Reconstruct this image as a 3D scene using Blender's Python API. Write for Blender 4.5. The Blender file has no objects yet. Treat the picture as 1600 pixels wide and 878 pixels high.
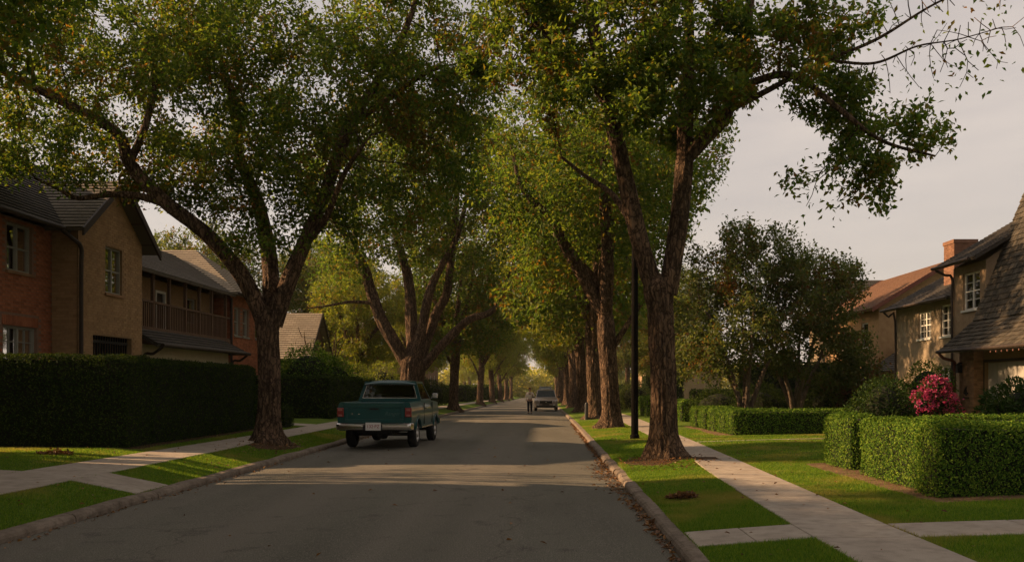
import bpy, math, random
import numpy as np
from mathutils import Vector, Matrix, noise

random.seed(7)
scene = bpy.context.scene
COL = scene.collection
R = math.radians

# ------------------------------------------------------------------ camera, sky, sun, exposure
cam_d = bpy.data.cameras.new('camera')
cam = bpy.data.objects.new('camera', cam_d)
COL.objects.link(cam)
cam.location = (0, 0, 1.7)
cam.rotation_euler = (R(90), 0, 0)
cam_d.sensor_width = 36
cam_d.lens = 36 * 1400 / 1600
cam_d.shift_x = -48 / 1600
cam_d.shift_y = 163 / 1600
cam_d.clip_start = 0.05
cam_d.clip_end = 4000
scene.camera = cam

SUN_EL, SUN_AZ = 25.0, 6.0          # elevation; degrees ahead of due left (-X turned towards +Y)
sx, sy, sz = (-math.cos(R(SUN_EL)) * math.cos(R(SUN_AZ)), math.cos(R(SUN_EL)) * math.sin(R(SUN_AZ)), math.sin(R(SUN_EL)))
sun_d = bpy.data.lights.new('sun', 'SUN')
sun_d.energy = 5.0
sun_d.angle = R(0.7)
sun_d.color = (1.0, 0.63, 0.34)
sun = bpy.data.objects.new('sun', sun_d)
COL.objects.link(sun)
sun.location = (-30, 0, 30)
sun.rotation_euler = Vector((sx, sy, sz)).to_track_quat('Z', 'Y').to_euler()

world = bpy.data.worlds.new('World')
scene.world = world
world.use_nodes = True
wt = world.node_tree
wt.nodes.clear()
w_out = wt.nodes.new('ShaderNodeOutputWorld')
w_bg = wt.nodes.new('ShaderNodeBackground')
w_sky = wt.nodes.new('ShaderNodeTexSky')
w_sky.sky_type = 'NISHITA'
w_sky.sun_disc = False
w_sky.sun_elevation = R(SUN_EL)
w_sky.sun_rotation = R(-90 + SUN_AZ)
w_sky.air_density = 1.2
w_sky.dust_density = 3.0
w_tc = wt.nodes.new('ShaderNodeTexCoord')
w_map = wt.nodes.new('ShaderNodeMapping')
w_map.inputs['Scale'].default_value = (1.2, 1.2, 5.0)
w_n = wt.nodes.new('ShaderNodeTexNoise')
w_n.inputs['Scale'].default_value = 2.2
w_n.inputs['Detail'].default_value = 7
w_n.inputs['Roughness'].default_value = 0.55
w_r = wt.nodes.new('ShaderNodeValToRGB')
w_r.color_ramp.elements[0].position = 0.30
w_r.color_ramp.elements[0].color = (2.55, 2.24, 2.10, 1)      # thin grey high cloud
w_r.color_ramp.elements[1].position = 0.72
w_r.color_ramp.elements[1].color = (3.95, 3.32, 2.84, 1)       # warmer, brighter streaks
w_mix = wt.nodes.new('ShaderNodeMix')
w_mix.data_type = 'RGBA'
w_mix.inputs[0].default_value = 0.86
wt.links.new(w_tc.outputs['Generated'], w_map.inputs['Vector'])
wt.links.new(w_map.outputs['Vector'], w_n.inputs['Vector'])
wt.links.new(w_n.outputs['Fac'], w_r.inputs['Fac'])
w_sep = wt.nodes.new('ShaderNodeSeparateXYZ'); w_lo = wt.nodes.new('ShaderNodeMapRange')
w_lo.inputs[1].default_value = 0.42; w_lo.inputs[2].default_value = 0.02
w_hz = wt.nodes.new('ShaderNodeMix'); w_hz.data_type = 'RGBA'; w_hz.inputs[7].default_value = (3.75, 3.14, 2.70, 1)
w_k = wt.nodes.new('ShaderNodeMath'); w_k.operation = 'MULTIPLY'; w_k.inputs[1].default_value = 0.6
wt.links.new(w_tc.outputs['Generated'], w_sep.inputs[0]); wt.links.new(w_sep.outputs['Z'], w_lo.inputs[0]); wt.links.new(w_lo.outputs[0], w_k.inputs[0]); wt.links.new(w_k.outputs[0], w_hz.inputs[0])
wt.links.new(w_r.outputs['Color'], w_hz.inputs[6])
wt.links.new(w_sky.outputs['Color'], w_mix.inputs[6])
wt.links.new(w_hz.outputs[2], w_mix.inputs[7])
wt.links.new(w_mix.outputs[2], w_bg.inputs['Color'])
w_bg.inputs['Strength'].default_value = 0.10
wt.links.new(w_bg.outputs['Background'], w_out.inputs['Surface'])

scene.view_settings.view_transform = 'Standard'
scene.view_settings.look = 'None'
scene.view_settings.gamma = 1
scene.view_settings.use_curve_mapping = False
scene.view_settings.exposure = 1.0
scene.cycles.use_denoising = True
scene.cycles.max_bounces = 9
scene.cycles.diffuse_bounces = 6
scene.cycles.transmission_bounces = 5
scene.cycles.transparent_max_bounces = 8
scene.cycles.sample_clamp_indirect = 10.0

# ------------------------------------------------------------------ small helpers
ORG = {}


def tag(o, label=None, cat=None, group=None, kind=None):
    if label: o['label'] = label
    if cat: o['category'] = cat
    if group: o['group'] = group
    if kind: o['kind'] = kind
    return o


def thing(name, label, cat, loc=(0, 0, 0), group=None, rotz=0.0):
    o = bpy.data.objects.new(name, None)
    o.empty_display_size = 0.3
    COL.objects.link(o)
    o.location = loc
    o.rotation_euler = (0, 0, rotz)
    ORG[o.name] = Vector(loc)
    return tag(o, label, cat, group)


def link_mesh(name, me, mats, parent=None, loc=None):
    for m in (mats if isinstance(mats, (list, tuple)) else [mats]):
        if m.name not in me.materials: me.materials.append(m)
    o = bpy.data.objects.new(name, me)
    COL.objects.link(o)
    if parent is not None:
        o.parent = parent
        ORG[o.name] = ORG[parent.name]
    else:
        ORG[o.name] = Vector((0, 0, 0))
    if loc is not None: o.location = loc
    return o


def np_mesh(name, V, F, smooth=False, mi=None):
    """V (n,3), F (m,k) numpy arrays -> mesh."""
    me = bpy.data.meshes.new(name)
    V = np.ascontiguousarray(V, dtype=np.float32)
    F = np.ascontiguousarray(F, dtype=np.int32)
    k = F.shape[1]
    me.vertices.add(len(V)); me.vertices.foreach_set('co', V.ravel())
    me.loops.add(F.size); me.loops.foreach_set('vertex_index', F.ravel())
    me.polygons.add(len(F))
    me.polygons.foreach_set('loop_start', np.arange(0, F.size, k, dtype=np.int32))
    try: me.polygons.foreach_set('loop_total', np.full(len(F), k, dtype=np.int32))
    except Exception: pass
    me.polygons.foreach_set('use_smooth', np.full(len(F), smooth))
    if mi is not None: me.polygons.foreach_set('material_index', np.asarray(mi, dtype=np.int32))
    me.update(calc_edges=True)
    return me


class MB:
    """collects shapes in world coordinates; build() links them as ONE mesh object under a parent"""
    def __init__(self): self.v, self.f, self.uv = [], [], {}
    def add(self, vs, fs):
        b = len(self.v); self.v += [tuple(p) for p in vs]; self.f += [tuple(i + b for i in f) for f in fs]
    def hexa(self, p):        # p: 4 bottom, 4 top in the same turn
        self.add(p, [(3, 2, 1, 0), (4, 5, 6, 7), (0, 1, 5, 4), (1, 2, 6, 5), (2, 3, 7, 6), (3, 0, 4, 7)])
    def box(self, x0, y0, z0, x1, y1, z1):
        self.hexa([(x0, y0, z0), (x1, y0, z0), (x1, y1, z0), (x0, y1, z0), (x0, y0, z1), (x1, y0, z1), (x1, y1, z1), (x0, y1, z1)])
    def fbox(self, F, u0, u1, z0, z1, o0, o1):
        self.hexa([F(u0, z0, o0), F(u1, z0, o0), F(u1, z0, o1), F(u0, z0, o1), F(u0, z1, o0), F(u1, z1, o0), F(u1, z1, o1), F(u0, z1, o1)])
    def quad(self, a, b, c, d, uv=None):
        self.add([a, b, c, d], [(0, 1, 2, 3)])
        if uv: self.uv[len(self.f) - 1] = uv
    def poly(self, pts): self.add(pts, [tuple(range(len(pts)))])
    def prism(self, pts, off):
        n = len(pts); off = Vector(off)
        q = [Vector(p) for p in pts]
        self.add(q + [p + off for p in q], [tuple(range(n))[::-1], tuple(range(n, 2 * n))] + [(i, (i + 1) % n, n + (i + 1) % n, n + i) for i in range(n)])
    def tube(self, pts, rad, n=8, cap=True):
        P = np.array([tuple(p) for p in pts], float)
        r = np.full(len(P), rad) if np.isscalar(rad) else np.array(rad, float)
        V, F = tube_arrays(P, r, n)
        b = len(self.v)
        self.v += [tuple(p) for p in V]; self.f += [tuple(int(i) + b for i in f) for f in F]
        if cap:
            self.f.append(tuple(b + i for i in range(n))[::-1]); self.f.append(tuple(b + (len(P) - 1) * n + i for i in range(n)))
    def lathe(self, prof, c, axis='z', n=20):
        """prof [(r,h)] turned about an axis through c"""
        vs, m = [], len(prof)
        for (r, h) in prof:
            for i in range(n):
                a = 2 * math.pi * i / n
                q = (r * math.cos(a), r * math.sin(a), h)
                if axis == 'x': q = (h, q[0], q[1])
                elif axis == 'y': q = (q[0], h, q[1])
                vs.append((c[0] + q[0], c[1] + q[1], c[2] + q[2]))
        fs = [(j * n + i, j * n + (i + 1) % n, (j + 1) * n + (i + 1) % n, (j + 1) * n + i) for j in range(m - 1) for i in range(n)]
        self.add(vs, fs)
    def loft(self, secs, close=True, caps=True):
        n = len(secs[0]); vs = [p for s in secs for p in s]; k = n if close else n - 1
        fs = [(j * n + i, j * n + (i + 1) % n, (j + 1) * n + (i + 1) % n, (j + 1) * n + i) for j in range(len(secs) - 1) for i in range(k)]
        if caps: fs += [tuple(range(n))[::-1], tuple((len(secs) - 1) * n + i for i in range(n))]
        self.add(vs, fs)
    def build(self, name, mat, parent=None, smooth=False, bevel=0.0, label=None):
        o = ORG[parent.name] if parent is not None else Vector((0, 0, 0))
        me = bpy.data.meshes.new(name)
        me.from_pydata([(p[0] - o[0], p[1] - o[1], p[2] - o[2]) for p in self.v], [], self.f)
        if self.uv:
            ul = me.uv_layers.new(name='UVMap')
            for i, uv in self.uv.items():
                for li, c in zip(me.polygons[i].loop_indices, uv): ul.data[li].uv = c
        me.update()
        if smooth:
            me.polygons.foreach_set('use_smooth', np.ones(len(me.polygons), bool))
            try: me.set_sharp_from_angle(angle=R(smooth if smooth is not True else 40))
            except Exception: pass
        ob = link_mesh(name, me, mat, parent)
        if bevel:
            b = ob.modifiers.new('bevel', 'BEVEL'); b.width = bevel; b.segments = 2; b.limit_method = 'ANGLE'
        if label: ob['label'] = label
        return ob


def tube_arrays(P, r, n):
    m = len(P)
    T = np.gradient(P, axis=0) if m > 2 else np.repeat((P[-1] - P[0])[None], m, 0)
    T /= np.linalg.norm(T, axis=1)[:, None] + 1e-9
    up = np.array([0, 1, 0]) if abs(T[0][1]) < 0.9 else np.array([1, 0, 0])
    N = np.zeros_like(P)
    a = np.cross(T[0], up); a /= np.linalg.norm(a)
    for i in range(m):
        a = a - T[i] * np.dot(a, T[i]); a /= np.linalg.norm(a) + 1e-9
        N[i] = a
    B = np.cross(T, N)
    th = np.arange(n) * 2 * math.pi / n
    V = P[:, None, :] + r[:, None, None] * (np.cos(th)[None, :, None] * N[:, None, :] + np.sin(th)[None, :, None] * B[:, None, :])
    i = np.arange(m - 1)[:, None] * n; j = np.arange(n)[None, :]; k = (j + 1) % n
    F = np.stack([i + j, i + k, i + n + k, i + n + j], -1).reshape(-1, 4)
    return V.reshape(-1, 3), F


def frame(p0, d, n):
    """wall coordinates: u along d, z up, o outwards along n"""
    def F(u, z, o): return (p0[0] + d[0] * u + n[0] * o, p0[1] + d[1] * u + n[1] * o, z)
    return F


# ------------------------------------------------------------------ materials (all procedural)
def new_mat(name):
    m = bpy.data.materials.new(name); m.use_nodes = True
    nt = m.node_tree; nt.nodes.clear()
    return m, nt, nt.nodes.new('ShaderNodeOutputMaterial')


def N(nt, t, **kw):
    n = nt.nodes.new(t)
    for k, v in kw.items():
        if k in n.inputs: n.inputs[k].default_value = v
        else: setattr(n, k, v)
    return n


def mixc(nt, fac, a, b, blend='MIX'):
    n = nt.nodes.new('ShaderNodeMix'); n.data_type = 'RGBA'; n.blend_type = blend
    for sock, v in ((n.inputs[0], fac), (n.inputs[6], a), (n.inputs[7], b)):
        if hasattr(v, 'links') or isinstance(v, bpy.types.NodeSocket): nt.links.new(v, sock)
        elif isinstance(v, (tuple, list)): sock.default_value = (*v[:3], 1)
        else: sock.default_value = v
    return n.outputs[2]


def noise_fac(nt, scale, detail=5, stretch=(1, 1, 1), lo=0.35, hi=0.65, coord='Object', rough=0.55):
    tc = N(nt, 'ShaderNodeTexCoord'); mp = N(nt, 'ShaderNodeMapping'); mp.inputs['Scale'].default_value = stretch
    nz = N(nt, 'ShaderNodeTexNoise', Scale=scale, Detail=detail, Roughness=rough)
    mr = N(nt, 'ShaderNodeMapRange'); mr.inputs[1].default_value = lo; mr.inputs[2].default_value = hi
    nt.links.new(tc.outputs[coord], mp.inputs['Vector']); nt.links.new(mp.outputs['Vector'], nz.inputs['Vector'])
    nt.links.new(nz.outputs['Fac'], mr.inputs[0])
    return mr.outputs[0]


def island_random(nt):
    g = N(nt, 'ShaderNodeNewGeometry'); oi = N(nt, 'ShaderNodeObjectInfo')
    a = N(nt, 'ShaderNodeMath', operation='ADD'); f = N(nt, 'ShaderNodeMath', operation='FRACT')
    nt.links.new(g.outputs['Random Per Island'], a.inputs[0]); nt.links.new(oi.outputs['Random'], a.inputs[1])
    nt.links.new(a.outputs[0], f.inputs[0])
    return f.outputs[0]


def simple(name, c1, c2=None, scale=4, rough=0.8, bump=0.0, bscale=60, spec=0.3, metal=0.0, stretch=(1, 1, 1), coat=0.0, rnd=0.0, c3=None, s3=30):
    m, nt, out = new_mat(name)
    b = N(nt, 'ShaderNodeBsdfPrincipled'); b.inputs['Roughness'].default_value = rough
    b.inputs['Metallic'].default_value = metal; b.inputs['Specular IOR Level'].default_value = spec
    b.inputs['Coat Weight'].default_value = coat
    b.inputs['Base Color'].default_value = (*c1, 1)
    col = None
    if c2: col = mixc(nt, noise_fac(nt, scale, stretch=stretch), c1, c2)
    if c3: col = mixc(nt, noise_fac(nt, s3, lo=0.45, hi=0.75, stretch=stretch), col, c3)
    if rnd:
        k = N(nt, 'ShaderNodeMapRange'); k.inputs[3].default_value = 1 - rnd; k.inputs[4].default_value = 1 + rnd
        nt.links.new(island_random(nt), k.inputs[0])
        hs = N(nt, 'ShaderNodeHueSaturation')
        nt.links.new(k.outputs[0], hs.inputs['Value'])
        if col: nt.links.new(col, hs.inputs['Color'])
        else: hs.inputs['Color'].default_value = (*c1, 1)
        col = hs.outputs['Color']
    if col: nt.links.new(col, b.inputs['Base Color'])
    if bump:
        bp = N(nt, 'ShaderNodeBump'); bp.inputs['Strength'].default_value = bump; bp.inputs['Distance'].default_value = 0.02
        nt.links.new(noise_fac(nt, bscale, stretch=stretch, lo=0.2, hi=0.8), bp.inputs['Height']); nt.links.new(bp.outputs['Normal'], b.inputs['Normal'])
    nt.links.new(b.outputs[0], out.inputs['Surface'])
    return m


def leaf_mat(name, dark, mid, light, rust=None, trans=0.42, rough=0.5, spec=0.35):
    m, nt, out = new_mat(name)
    ramp = N(nt, 'ShaderNodeValToRGB')
    e = ramp.color_ramp.elements
    e[0].position, e[0].color = 0.0, (*dark, 1)
    e[1].position, e[1].color = 1.0, (*light, 1)
    e2 = e.new(0.55); e2.color = (*mid, 1)
    nt.links.new(island_random(nt), ramp.inputs['Fac'])
    col = ramp.outputs['Color']
    if rust:
        at = N(nt, 'ShaderNodeAttribute', attribute_name='tint')
        col = mixc(nt, at.outputs['Fac'], col, rust)
    b = N(nt, 'ShaderNodeBsdfPrincipled'); b.inputs['Roughness'].default_value = rough; b.inputs['Specular IOR Level'].default_value = spec
    nt.links.new(col, b.inputs['Base Color'])
    t = N(nt, 'ShaderNodeBsdfTranslucent')
    tc = mixc(nt, 1.0, col, (1.9, 1.75, 0.75), 'MULTIPLY')
    nt.links.new(tc, t.inputs['Color'])
    mx = N(nt, 'ShaderNodeMixShader'); mx.inputs[0].default_value = trans
    nt.links.new(b.outputs[0], mx.inputs[1]); nt.links.new(t.outputs[0], mx.inputs[2])
    nt.links.new(mx.outputs[0], out.inputs['Surface'])
    return m


def bark_mat(name, c1, c2, c3):
    m, nt, out = new_mat(name)
    b = N(nt, 'ShaderNodeBsdfPrincipled'); b.inputs['Roughness'].default_value = 0.92; b.inputs['Specular IOR Level'].default_value = 0.15
    st = (1, 1, 0.22)
    col = mixc(nt, noise_fac(nt, 14, 7, st, 0.36, 0.62), c1, c2)
    col = mixc(nt, noise_fac(nt, 2.3, 4, (1, 1, 0.6), 0.5, 0.72), col, c3)
    nt.links.new(col, b.inputs['Base Color'])
    tc = N(nt, 'ShaderNodeTexCoord'); mp = N(nt, 'ShaderNodeMapping'); mp.inputs['Scale'].default_value = (1, 1, .26)
    nz = N(nt, 'ShaderNodeTexNoise', Scale=4.0, Detail=3); vm = N(nt, 'ShaderNodeVectorMath', operation='MULTIPLY_ADD'); vm.inputs[1].default_value = (.22, .22, .22)
    vo = N(nt, 'ShaderNodeTexVoronoi', feature='DISTANCE_TO_EDGE', Scale=11.0); mr = N(nt, 'ShaderNodeMapRange'); mr.inputs[2].default_value = .16
    nt.links.new(tc.outputs['Object'], mp.inputs['Vector']); nt.links.new(tc.outputs['Object'], nz.inputs['Vector'])
    nt.links.new(nz.outputs['Color'], vm.inputs[0]); nt.links.new(mp.outputs['Vector'], vm.inputs[2]); nt.links.new(vm.outputs[0], vo.inputs['Vector'])
    nt.links.new(vo.outputs['Distance'], mr.inputs[0])
    col = mixc(nt, mr.outputs[0], c1, col); nt.links.new(col, b.inputs['Base Color'])
    ad = N(nt, 'ShaderNodeMath', operation='MULTIPLY_ADD'); ad.inputs[1].default_value = .8
    nt.links.new(mr.outputs[0], ad.inputs[0]); nt.links.new(noise_fac(nt, 22, 8, st, 0.3, 0.7, rough=0.65), ad.inputs[2])
    bp = N(nt, 'ShaderNodeBump'); bp.inputs['Strength'].default_value = 1.0; bp.inputs['Distance'].default_value = 0.035
    nt.links.new(ad.outputs[0], bp.inputs['Height']); nt.links.new(bp.outputs['Normal'], b.inputs['Normal'])
    nt.links.new(b.outputs[0], out.inputs['Surface'])
    return m


def shingle_mat(name, c1, c2, c3, bw=0.3, rh=0.18):
    """per-shingle tones from a brick pattern laid in metres along the slope (UV)"""
    m, nt, out = new_mat(name)
    b = N(nt, 'ShaderNodeBsdfPrincipled'); b.inputs['Roughness'].default_value = 0.9; b.inputs['Specular IOR Level'].default_value = 0.2
    tc = N(nt, 'ShaderNodeTexCoord'); br = N(nt, 'ShaderNodeTexBrick')
    br.inputs['Scale'].default_value = 1; br.inputs['Brick Width'].default_value = bw; br.inputs['Row Height'].default_value = rh
    br.inputs['Mortar Size'].default_value = 0.008; br.inputs['Color1'].default_value = (*c1, 1); br.inputs['Color2'].default_value = (*c2, 1)
    br.inputs['Mortar'].default_value = (c1[0] * .4, c1[1] * .4, c1[2] * .4, 1)
    nt.links.new(tc.outputs['UV'], br.inputs['Vector'])
    col = mixc(nt, noise_fac(nt, 1.1, 5, lo=0.45, hi=0.7), br.outputs['Color'], c3)
    nt.links.new(col, b.inputs['Base Color'])
    bp = N(nt, 'ShaderNodeBump'); bp.inputs['Strength'].default_value = 0.5; bp.inputs['Distance'].default_value = 0.01
    nt.links.new(noise_fac(nt, 60, 4), bp.inputs['Height']); nt.links.new(bp.outputs['Normal'], b.inputs['Normal'])
    nt.links.new(b.outputs[0], out.inputs['Surface'])
    return m


def glass_mat(name, tint, mirror=0.12, k=1.0):
    m, nt, out = new_mat(name)
    g = N(nt, 'ShaderNodeBsdfGlossy'); g.inputs['Roughness'].default_value = 0.03
    t = N(nt, 'ShaderNodeBsdfTransparent'); t.inputs['Color'].default_value = (*tint, 1)
    fr = N(nt, 'ShaderNodeFresnel', IOR=1.5); ad = N(nt, 'ShaderNodeMath', operation='MULTIPLY_ADD'); ad.inputs[1].default_value = k; ad.inputs[2].default_value = mirror; ad.use_clamp = True
    nt.links.new(fr.outputs[0], ad.inputs[0])
    mx = N(nt, 'ShaderNodeMixShader')
    nt.links.new(ad.outputs[0], mx.inputs[0]); nt.links.new(t.outputs[0], mx.inputs[1]); nt.links.new(g.outputs[0], mx.inputs[2])
    nt.links.new(mx.outputs[0], out.inputs['Surface'])
    return m


MT = {}
MT['bark'] = bark_mat('bark', (0.040, 0.026, 0.017), (0.19, 0.125, 0.076), (0.25, 0.158, 0.10))
MT['bark_pale'] = bark_mat('bark_pale', (0.10, 0.075, 0.055), (0.22, 0.17, 0.125), (0.28, 0.22, 0.17))
MT['leaf'] = leaf_mat('leaf', (0.042, 0.086, 0.016), (0.076, 0.128, 0.023), (0.150, 0.182, 0.034), (0.16, 0.075, 0.02), trans=0.56, spec=.15)
MT['leaf_sunlit'] = leaf_mat('leaf_sunlit', (0.085, 0.125, 0.018), (0.135, 0.175, 0.026), (0.22, 0.235, 0.036), (0.17, 0.10, 0.02), trans=0.5)  # lighter leaf colour with sunlight painted in, for trees that look lit
MT['leaf_far_glow'] = leaf_mat('leaf_far_glow', (0.16, 0.19, 0.05), (0.24, 0.25, 0.07), (0.34, 0.30, 0.11), (0.17, 0.10, 0.02), trans=0.5)  # palest leaves: the far wood's glow is put into the colour
MT['leaf_olive'] = leaf_mat('leaf_olive', (0.046, 0.074, 0.024), (0.078, 0.108, 0.034), (0.130, 0.150, 0.050), (0.12, 0.055, 0.02), trans=0.48, spec=.2)
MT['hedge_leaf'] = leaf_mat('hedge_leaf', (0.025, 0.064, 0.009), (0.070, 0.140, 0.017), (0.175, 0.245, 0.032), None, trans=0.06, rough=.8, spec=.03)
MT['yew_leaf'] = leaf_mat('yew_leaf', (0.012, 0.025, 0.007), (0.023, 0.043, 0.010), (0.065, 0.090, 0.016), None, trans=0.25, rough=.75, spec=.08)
MT['shrub_leaf'] = leaf_mat('shrub_leaf', (0.014, 0.034, 0.007), (0.026, 0.056, 0.010), (0.06, 0.09, 0.016), None, trans=0.2, rough=.6, spec=.12)
MT['red_leaf'] = leaf_mat('red_leaf', (0.06, 0.03, 0.015), (0.11, 0.045, 0.02), (0.16, 0.07, 0.03), None, trans=0.3)
MT['petal'] = leaf_mat('petal', (0.22, 0.014, 0.085), (0.33, 0.026, 0.13), (0.42, 0.08, 0.17), None, trans=0.35)
MT['dry_leaf'] = leaf_mat('dry_leaf', (0.07, 0.032, 0.012), (0.16, 0.075, 0.028), (0.28, 0.15, 0.06), None, trans=0.15)
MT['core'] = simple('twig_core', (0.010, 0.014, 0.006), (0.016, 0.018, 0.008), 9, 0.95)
MT['grass_blade'] = leaf_mat('grass_blade', (0.055, 0.130, 0.016), (0.110, 0.205, 0.023), (0.205, 0.275, 0.036), (0.29, 0.25, 0.08), trans=0.4, rough=0.65, spec=.1)
MT['lawn'] = simple('lawn', (0.052, 0.104, 0.014), (0.108, 0.168, 0.022), 1.3, 0.95, 0.8, 45, 0.05, c3=(0.16, 0.18, 0.035), s3=14)
m_, nt_, out_ = new_mat('asphalt')
b_ = N(nt_, 'ShaderNodeBsdfPrincipled'); b_.inputs['Roughness'].default_value = 0.86; b_.inputs['Specular IOR Level'].default_value = 0.25
c_ = mixc(nt_, noise_fac(nt_, 0.5, 5, (1, .35, 1), .38, .62), (0.091, 0.087, 0.067), (0.127, 0.121, 0.094))
c_ = mixc(nt_, noise_fac(nt_, 0.22, 2, (3.2, .05, 1), .45, .62), c_, (0.145, 0.132, 0.105))          # paler wheel tracks along the street
c_ = mixc(nt_, noise_fac(nt_, 1.7, 6, lo=.60, hi=.72), c_, (0.066, 0.060, 0.048))                  # old oil and damp stains
c_ = mixc(nt_, noise_fac(nt_, 60, 3, lo=.50, hi=.72), c_, (0.24, 0.22, 0.18))                      # stones in the mix
c_ = mixc(nt_, noise_fac(nt_, 95, 3, lo=.55, hi=.72), c_, (0.030, 0.027, 0.022))
tc_ = N(nt_, 'ShaderNodeTexCoord'); nz_ = N(nt_, 'ShaderNodeTexNoise', Scale=1.6, Detail=6); vm_ = N(nt_, 'ShaderNodeVectorMath', operation='MULTIPLY_ADD'); vm_.inputs[1].default_value = (.9, .9, .9)
vo_ = N(nt_, 'ShaderNodeTexVoronoi', feature='DISTANCE_TO_EDGE', Scale=0.22); mr_ = N(nt_, 'ShaderNodeMapRange'); mr_.inputs[1].default_value = .0012; mr_.inputs[2].default_value = .0040
nt_.links.new(tc_.outputs['Object'], nz_.inputs['Vector']); nt_.links.new(nz_.outputs['Color'], vm_.inputs[0]); nt_.links.new(tc_.outputs['Object'], vm_.inputs[2])
nt_.links.new(vm_.outputs[0], vo_.inputs['Vector']); nt_.links.new(vo_.outputs['Distance'], mr_.inputs[0])
c_ = mixc(nt_, mr_.outputs[0], (0.094, 0.085, 0.067), c_)                                          # hairline cracks
nt_.links.new(c_, b_.inputs['Base Color'])
bp_ = N(nt_, 'ShaderNodeBump'); bp_.inputs['Strength'].default_value = .7; bp_.inputs['Distance'].default_value = .015
nt_.links.new(noise_fac(nt_, 70, 4, lo=.2, hi=.8), bp_.inputs['Height']); nt_.links.new(bp_.outputs['Normal'], b_.inputs['Normal']); nt_.links.new(b_.outputs[0], out_.inputs['Surface'])
MT['asphalt'] = m_
MT['concrete'] = simple('concrete', (0.30, 0.255, 0.205), (0.37, 0.32, 0.26), 2.2, 0.9, 0.35, 70, 0.2, rnd=0.05, c3=(0.235, 0.198, 0.158), s3=6)
MT['kerb'] = simple('kerb_concrete', (0.16, 0.128, 0.098), (0.235, 0.19, 0.148), 3.0, 0.92, 0.6, 50, 0.2, rnd=0.10, c3=(0.10, 0.078, 0.056), s3=9)
MT['soil'] = simple('soil', (0.14, 0.088, 0.05), (0.25, 0.165, 0.10), 7, 0.98, 1.0, 60, 0.1, c3=(0.08, 0.05, 0.03), s3=25)
MT['mulch'] = simple('mulch', (0.055, 0.034, 0.02), (0.12, 0.07, 0.04), 14, 0.98, 1.0, 70, 0.1)
MT['brick'] = simple('brick_red', (0.27, 0.092, 0.042), (0.35, 0.135, 0.065), 5, 0.9, 0.3, 80, 0.2, rnd=0.22)
MT['brick_wall'] = simple('mortar_red', (0.20, 0.12, 0.08), (0.24, 0.15, 0.10), 12, 0.95, 0.3, 90)
MT['brick_tan'] = simple('brick_tan', (0.30, 0.185, 0.09), (0.37, 0.235, 0.12), 4, 0.92, 0.3, 80, 0.2, rnd=0.13)
MT['tan_wall'] = simple('mortar_tan', (0.26, 0.165, 0.085), (0.31, 0.20, 0.105), 8, 0.95, 0.4, 70)
MT['brick_pier'] = simple('brick_brown', (0.22, 0.125, 0.065), (0.30, 0.18, 0.095), 4, 0.92, 0.3, 80, 0.2, rnd=0.2)
MT['brick_chimney'] = simple('brick_chimney', (0.17, 0.088, 0.055), (0.22, 0.12, 0.075), 4, 0.92, 0.3, 80, 0.2, rnd=0.2)
MT['stucco'] = simple('stucco', (0.235, 0.185, 0.125), (0.30, 0.24, 0.165), 3.0, 0.95, 0.6, 24, 0.15, c3=(0.19, 0.14, 0.09), s3=6)
MT['stucco_orange'] = simple('stucco_warm', (0.28, 0.20, 0.125), (0.35, 0.255, 0.16), 2.5, 0.95, 0.5, 24, 0.15, c3=(0.22, 0.15, 0.09), s3=5)
MT['cream'] = simple('cream_boards', (0.45, 0.38, 0.26), (0.50, 0.43, 0.30), 3, 0.85, 0.2, 40)
MT['shingle_dark'] = shingle_mat('shingle_dark', (0.058, 0.052, 0.044), (0.088, 0.078, 0.064), (0.052, 0.046, 0.039))
MT['shingle_grey'] = shingle_mat('shingle_grey', (0.15, 0.13, 0.105), (0.20, 0.175, 0.14), (0.13, 0.115, 0.095))
MT['shingle_tan'] = shingle_mat('shingle_tan', (0.27, 0.22, 0.155), (0.34, 0.28, 0.20), (0.23, 0.19, 0.14))
MT['shingle_red'] = shingle_mat('shingle_red', (0.17, 0.092, 0.056), (0.22, 0.12, 0.072), (0.14, 0.08, 0.05))
MT['shingle_piece'] = simple('shingle_piece', (0.046, 0.041, 0.032), (0.080, 0.070, 0.053), 3.0, 0.95, 0.6, 50, 0.1, rnd=0.30, c3=(0.105, 0.086, 0.062), s3=4)
MT['trim_dark'] = simple('dark_trim', (0.030, 0.021, 0.015), (0.045, 0.031, 0.022), 5, 0.6, 0.1, 40)
MT['trim_red'] = simple('red_brown_trim', (0.13, 0.045, 0.028), (0.17, 0.06, 0.036), 5, 0.7, 0.1, 40)
MT['timber'] = simple('brown_timber', (0.10, 0.060, 0.036), (0.145, 0.088, 0.053), 6, 0.75, 0.3, 40, stretch=(1, 1, 0.2))
MT['white_paint'] = simple('white_paint', (0.62, 0.60, 0.54), (0.70, 0.68, 0.62), 3, 0.55, 0.05, 40)
MT['sash'] = simple('sash_paint', (0.22, 0.215, 0.175), (0.27, 0.26, 0.21), 3, 0.6, 0.05, 40)
MT['curtain'] = simple('curtain', (0.50, 0.44, 0.33), (0.60, 0.53, 0.41), 3, 0.9, 0.2, 30, stretch=(6, 6, 0.3))
MT['interior'] = simple('dark_room', (0.02, 0.017, 0.014), (0.03, 0.025, 0.02), 3, 0.95)
MT['glass'] = glass_mat('window_glass', (0.80, 0.82, 0.80), 0.10)
MT['car_glass'] = glass_mat('car_glass', (0.50, 0.56, 0.52), 0.05)
MT['green_glass'] = glass_mat('screen_glass', (0.10, 0.18, 0.16), 0.0, 0.5)
MT['teal_paint'] = simple('teal_paint', (0.001, 0.056, 0.056), (0.002, 0.066, 0.066), 2, 0.28, 0.0, 40, 0.35, coat=0.28)
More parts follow.
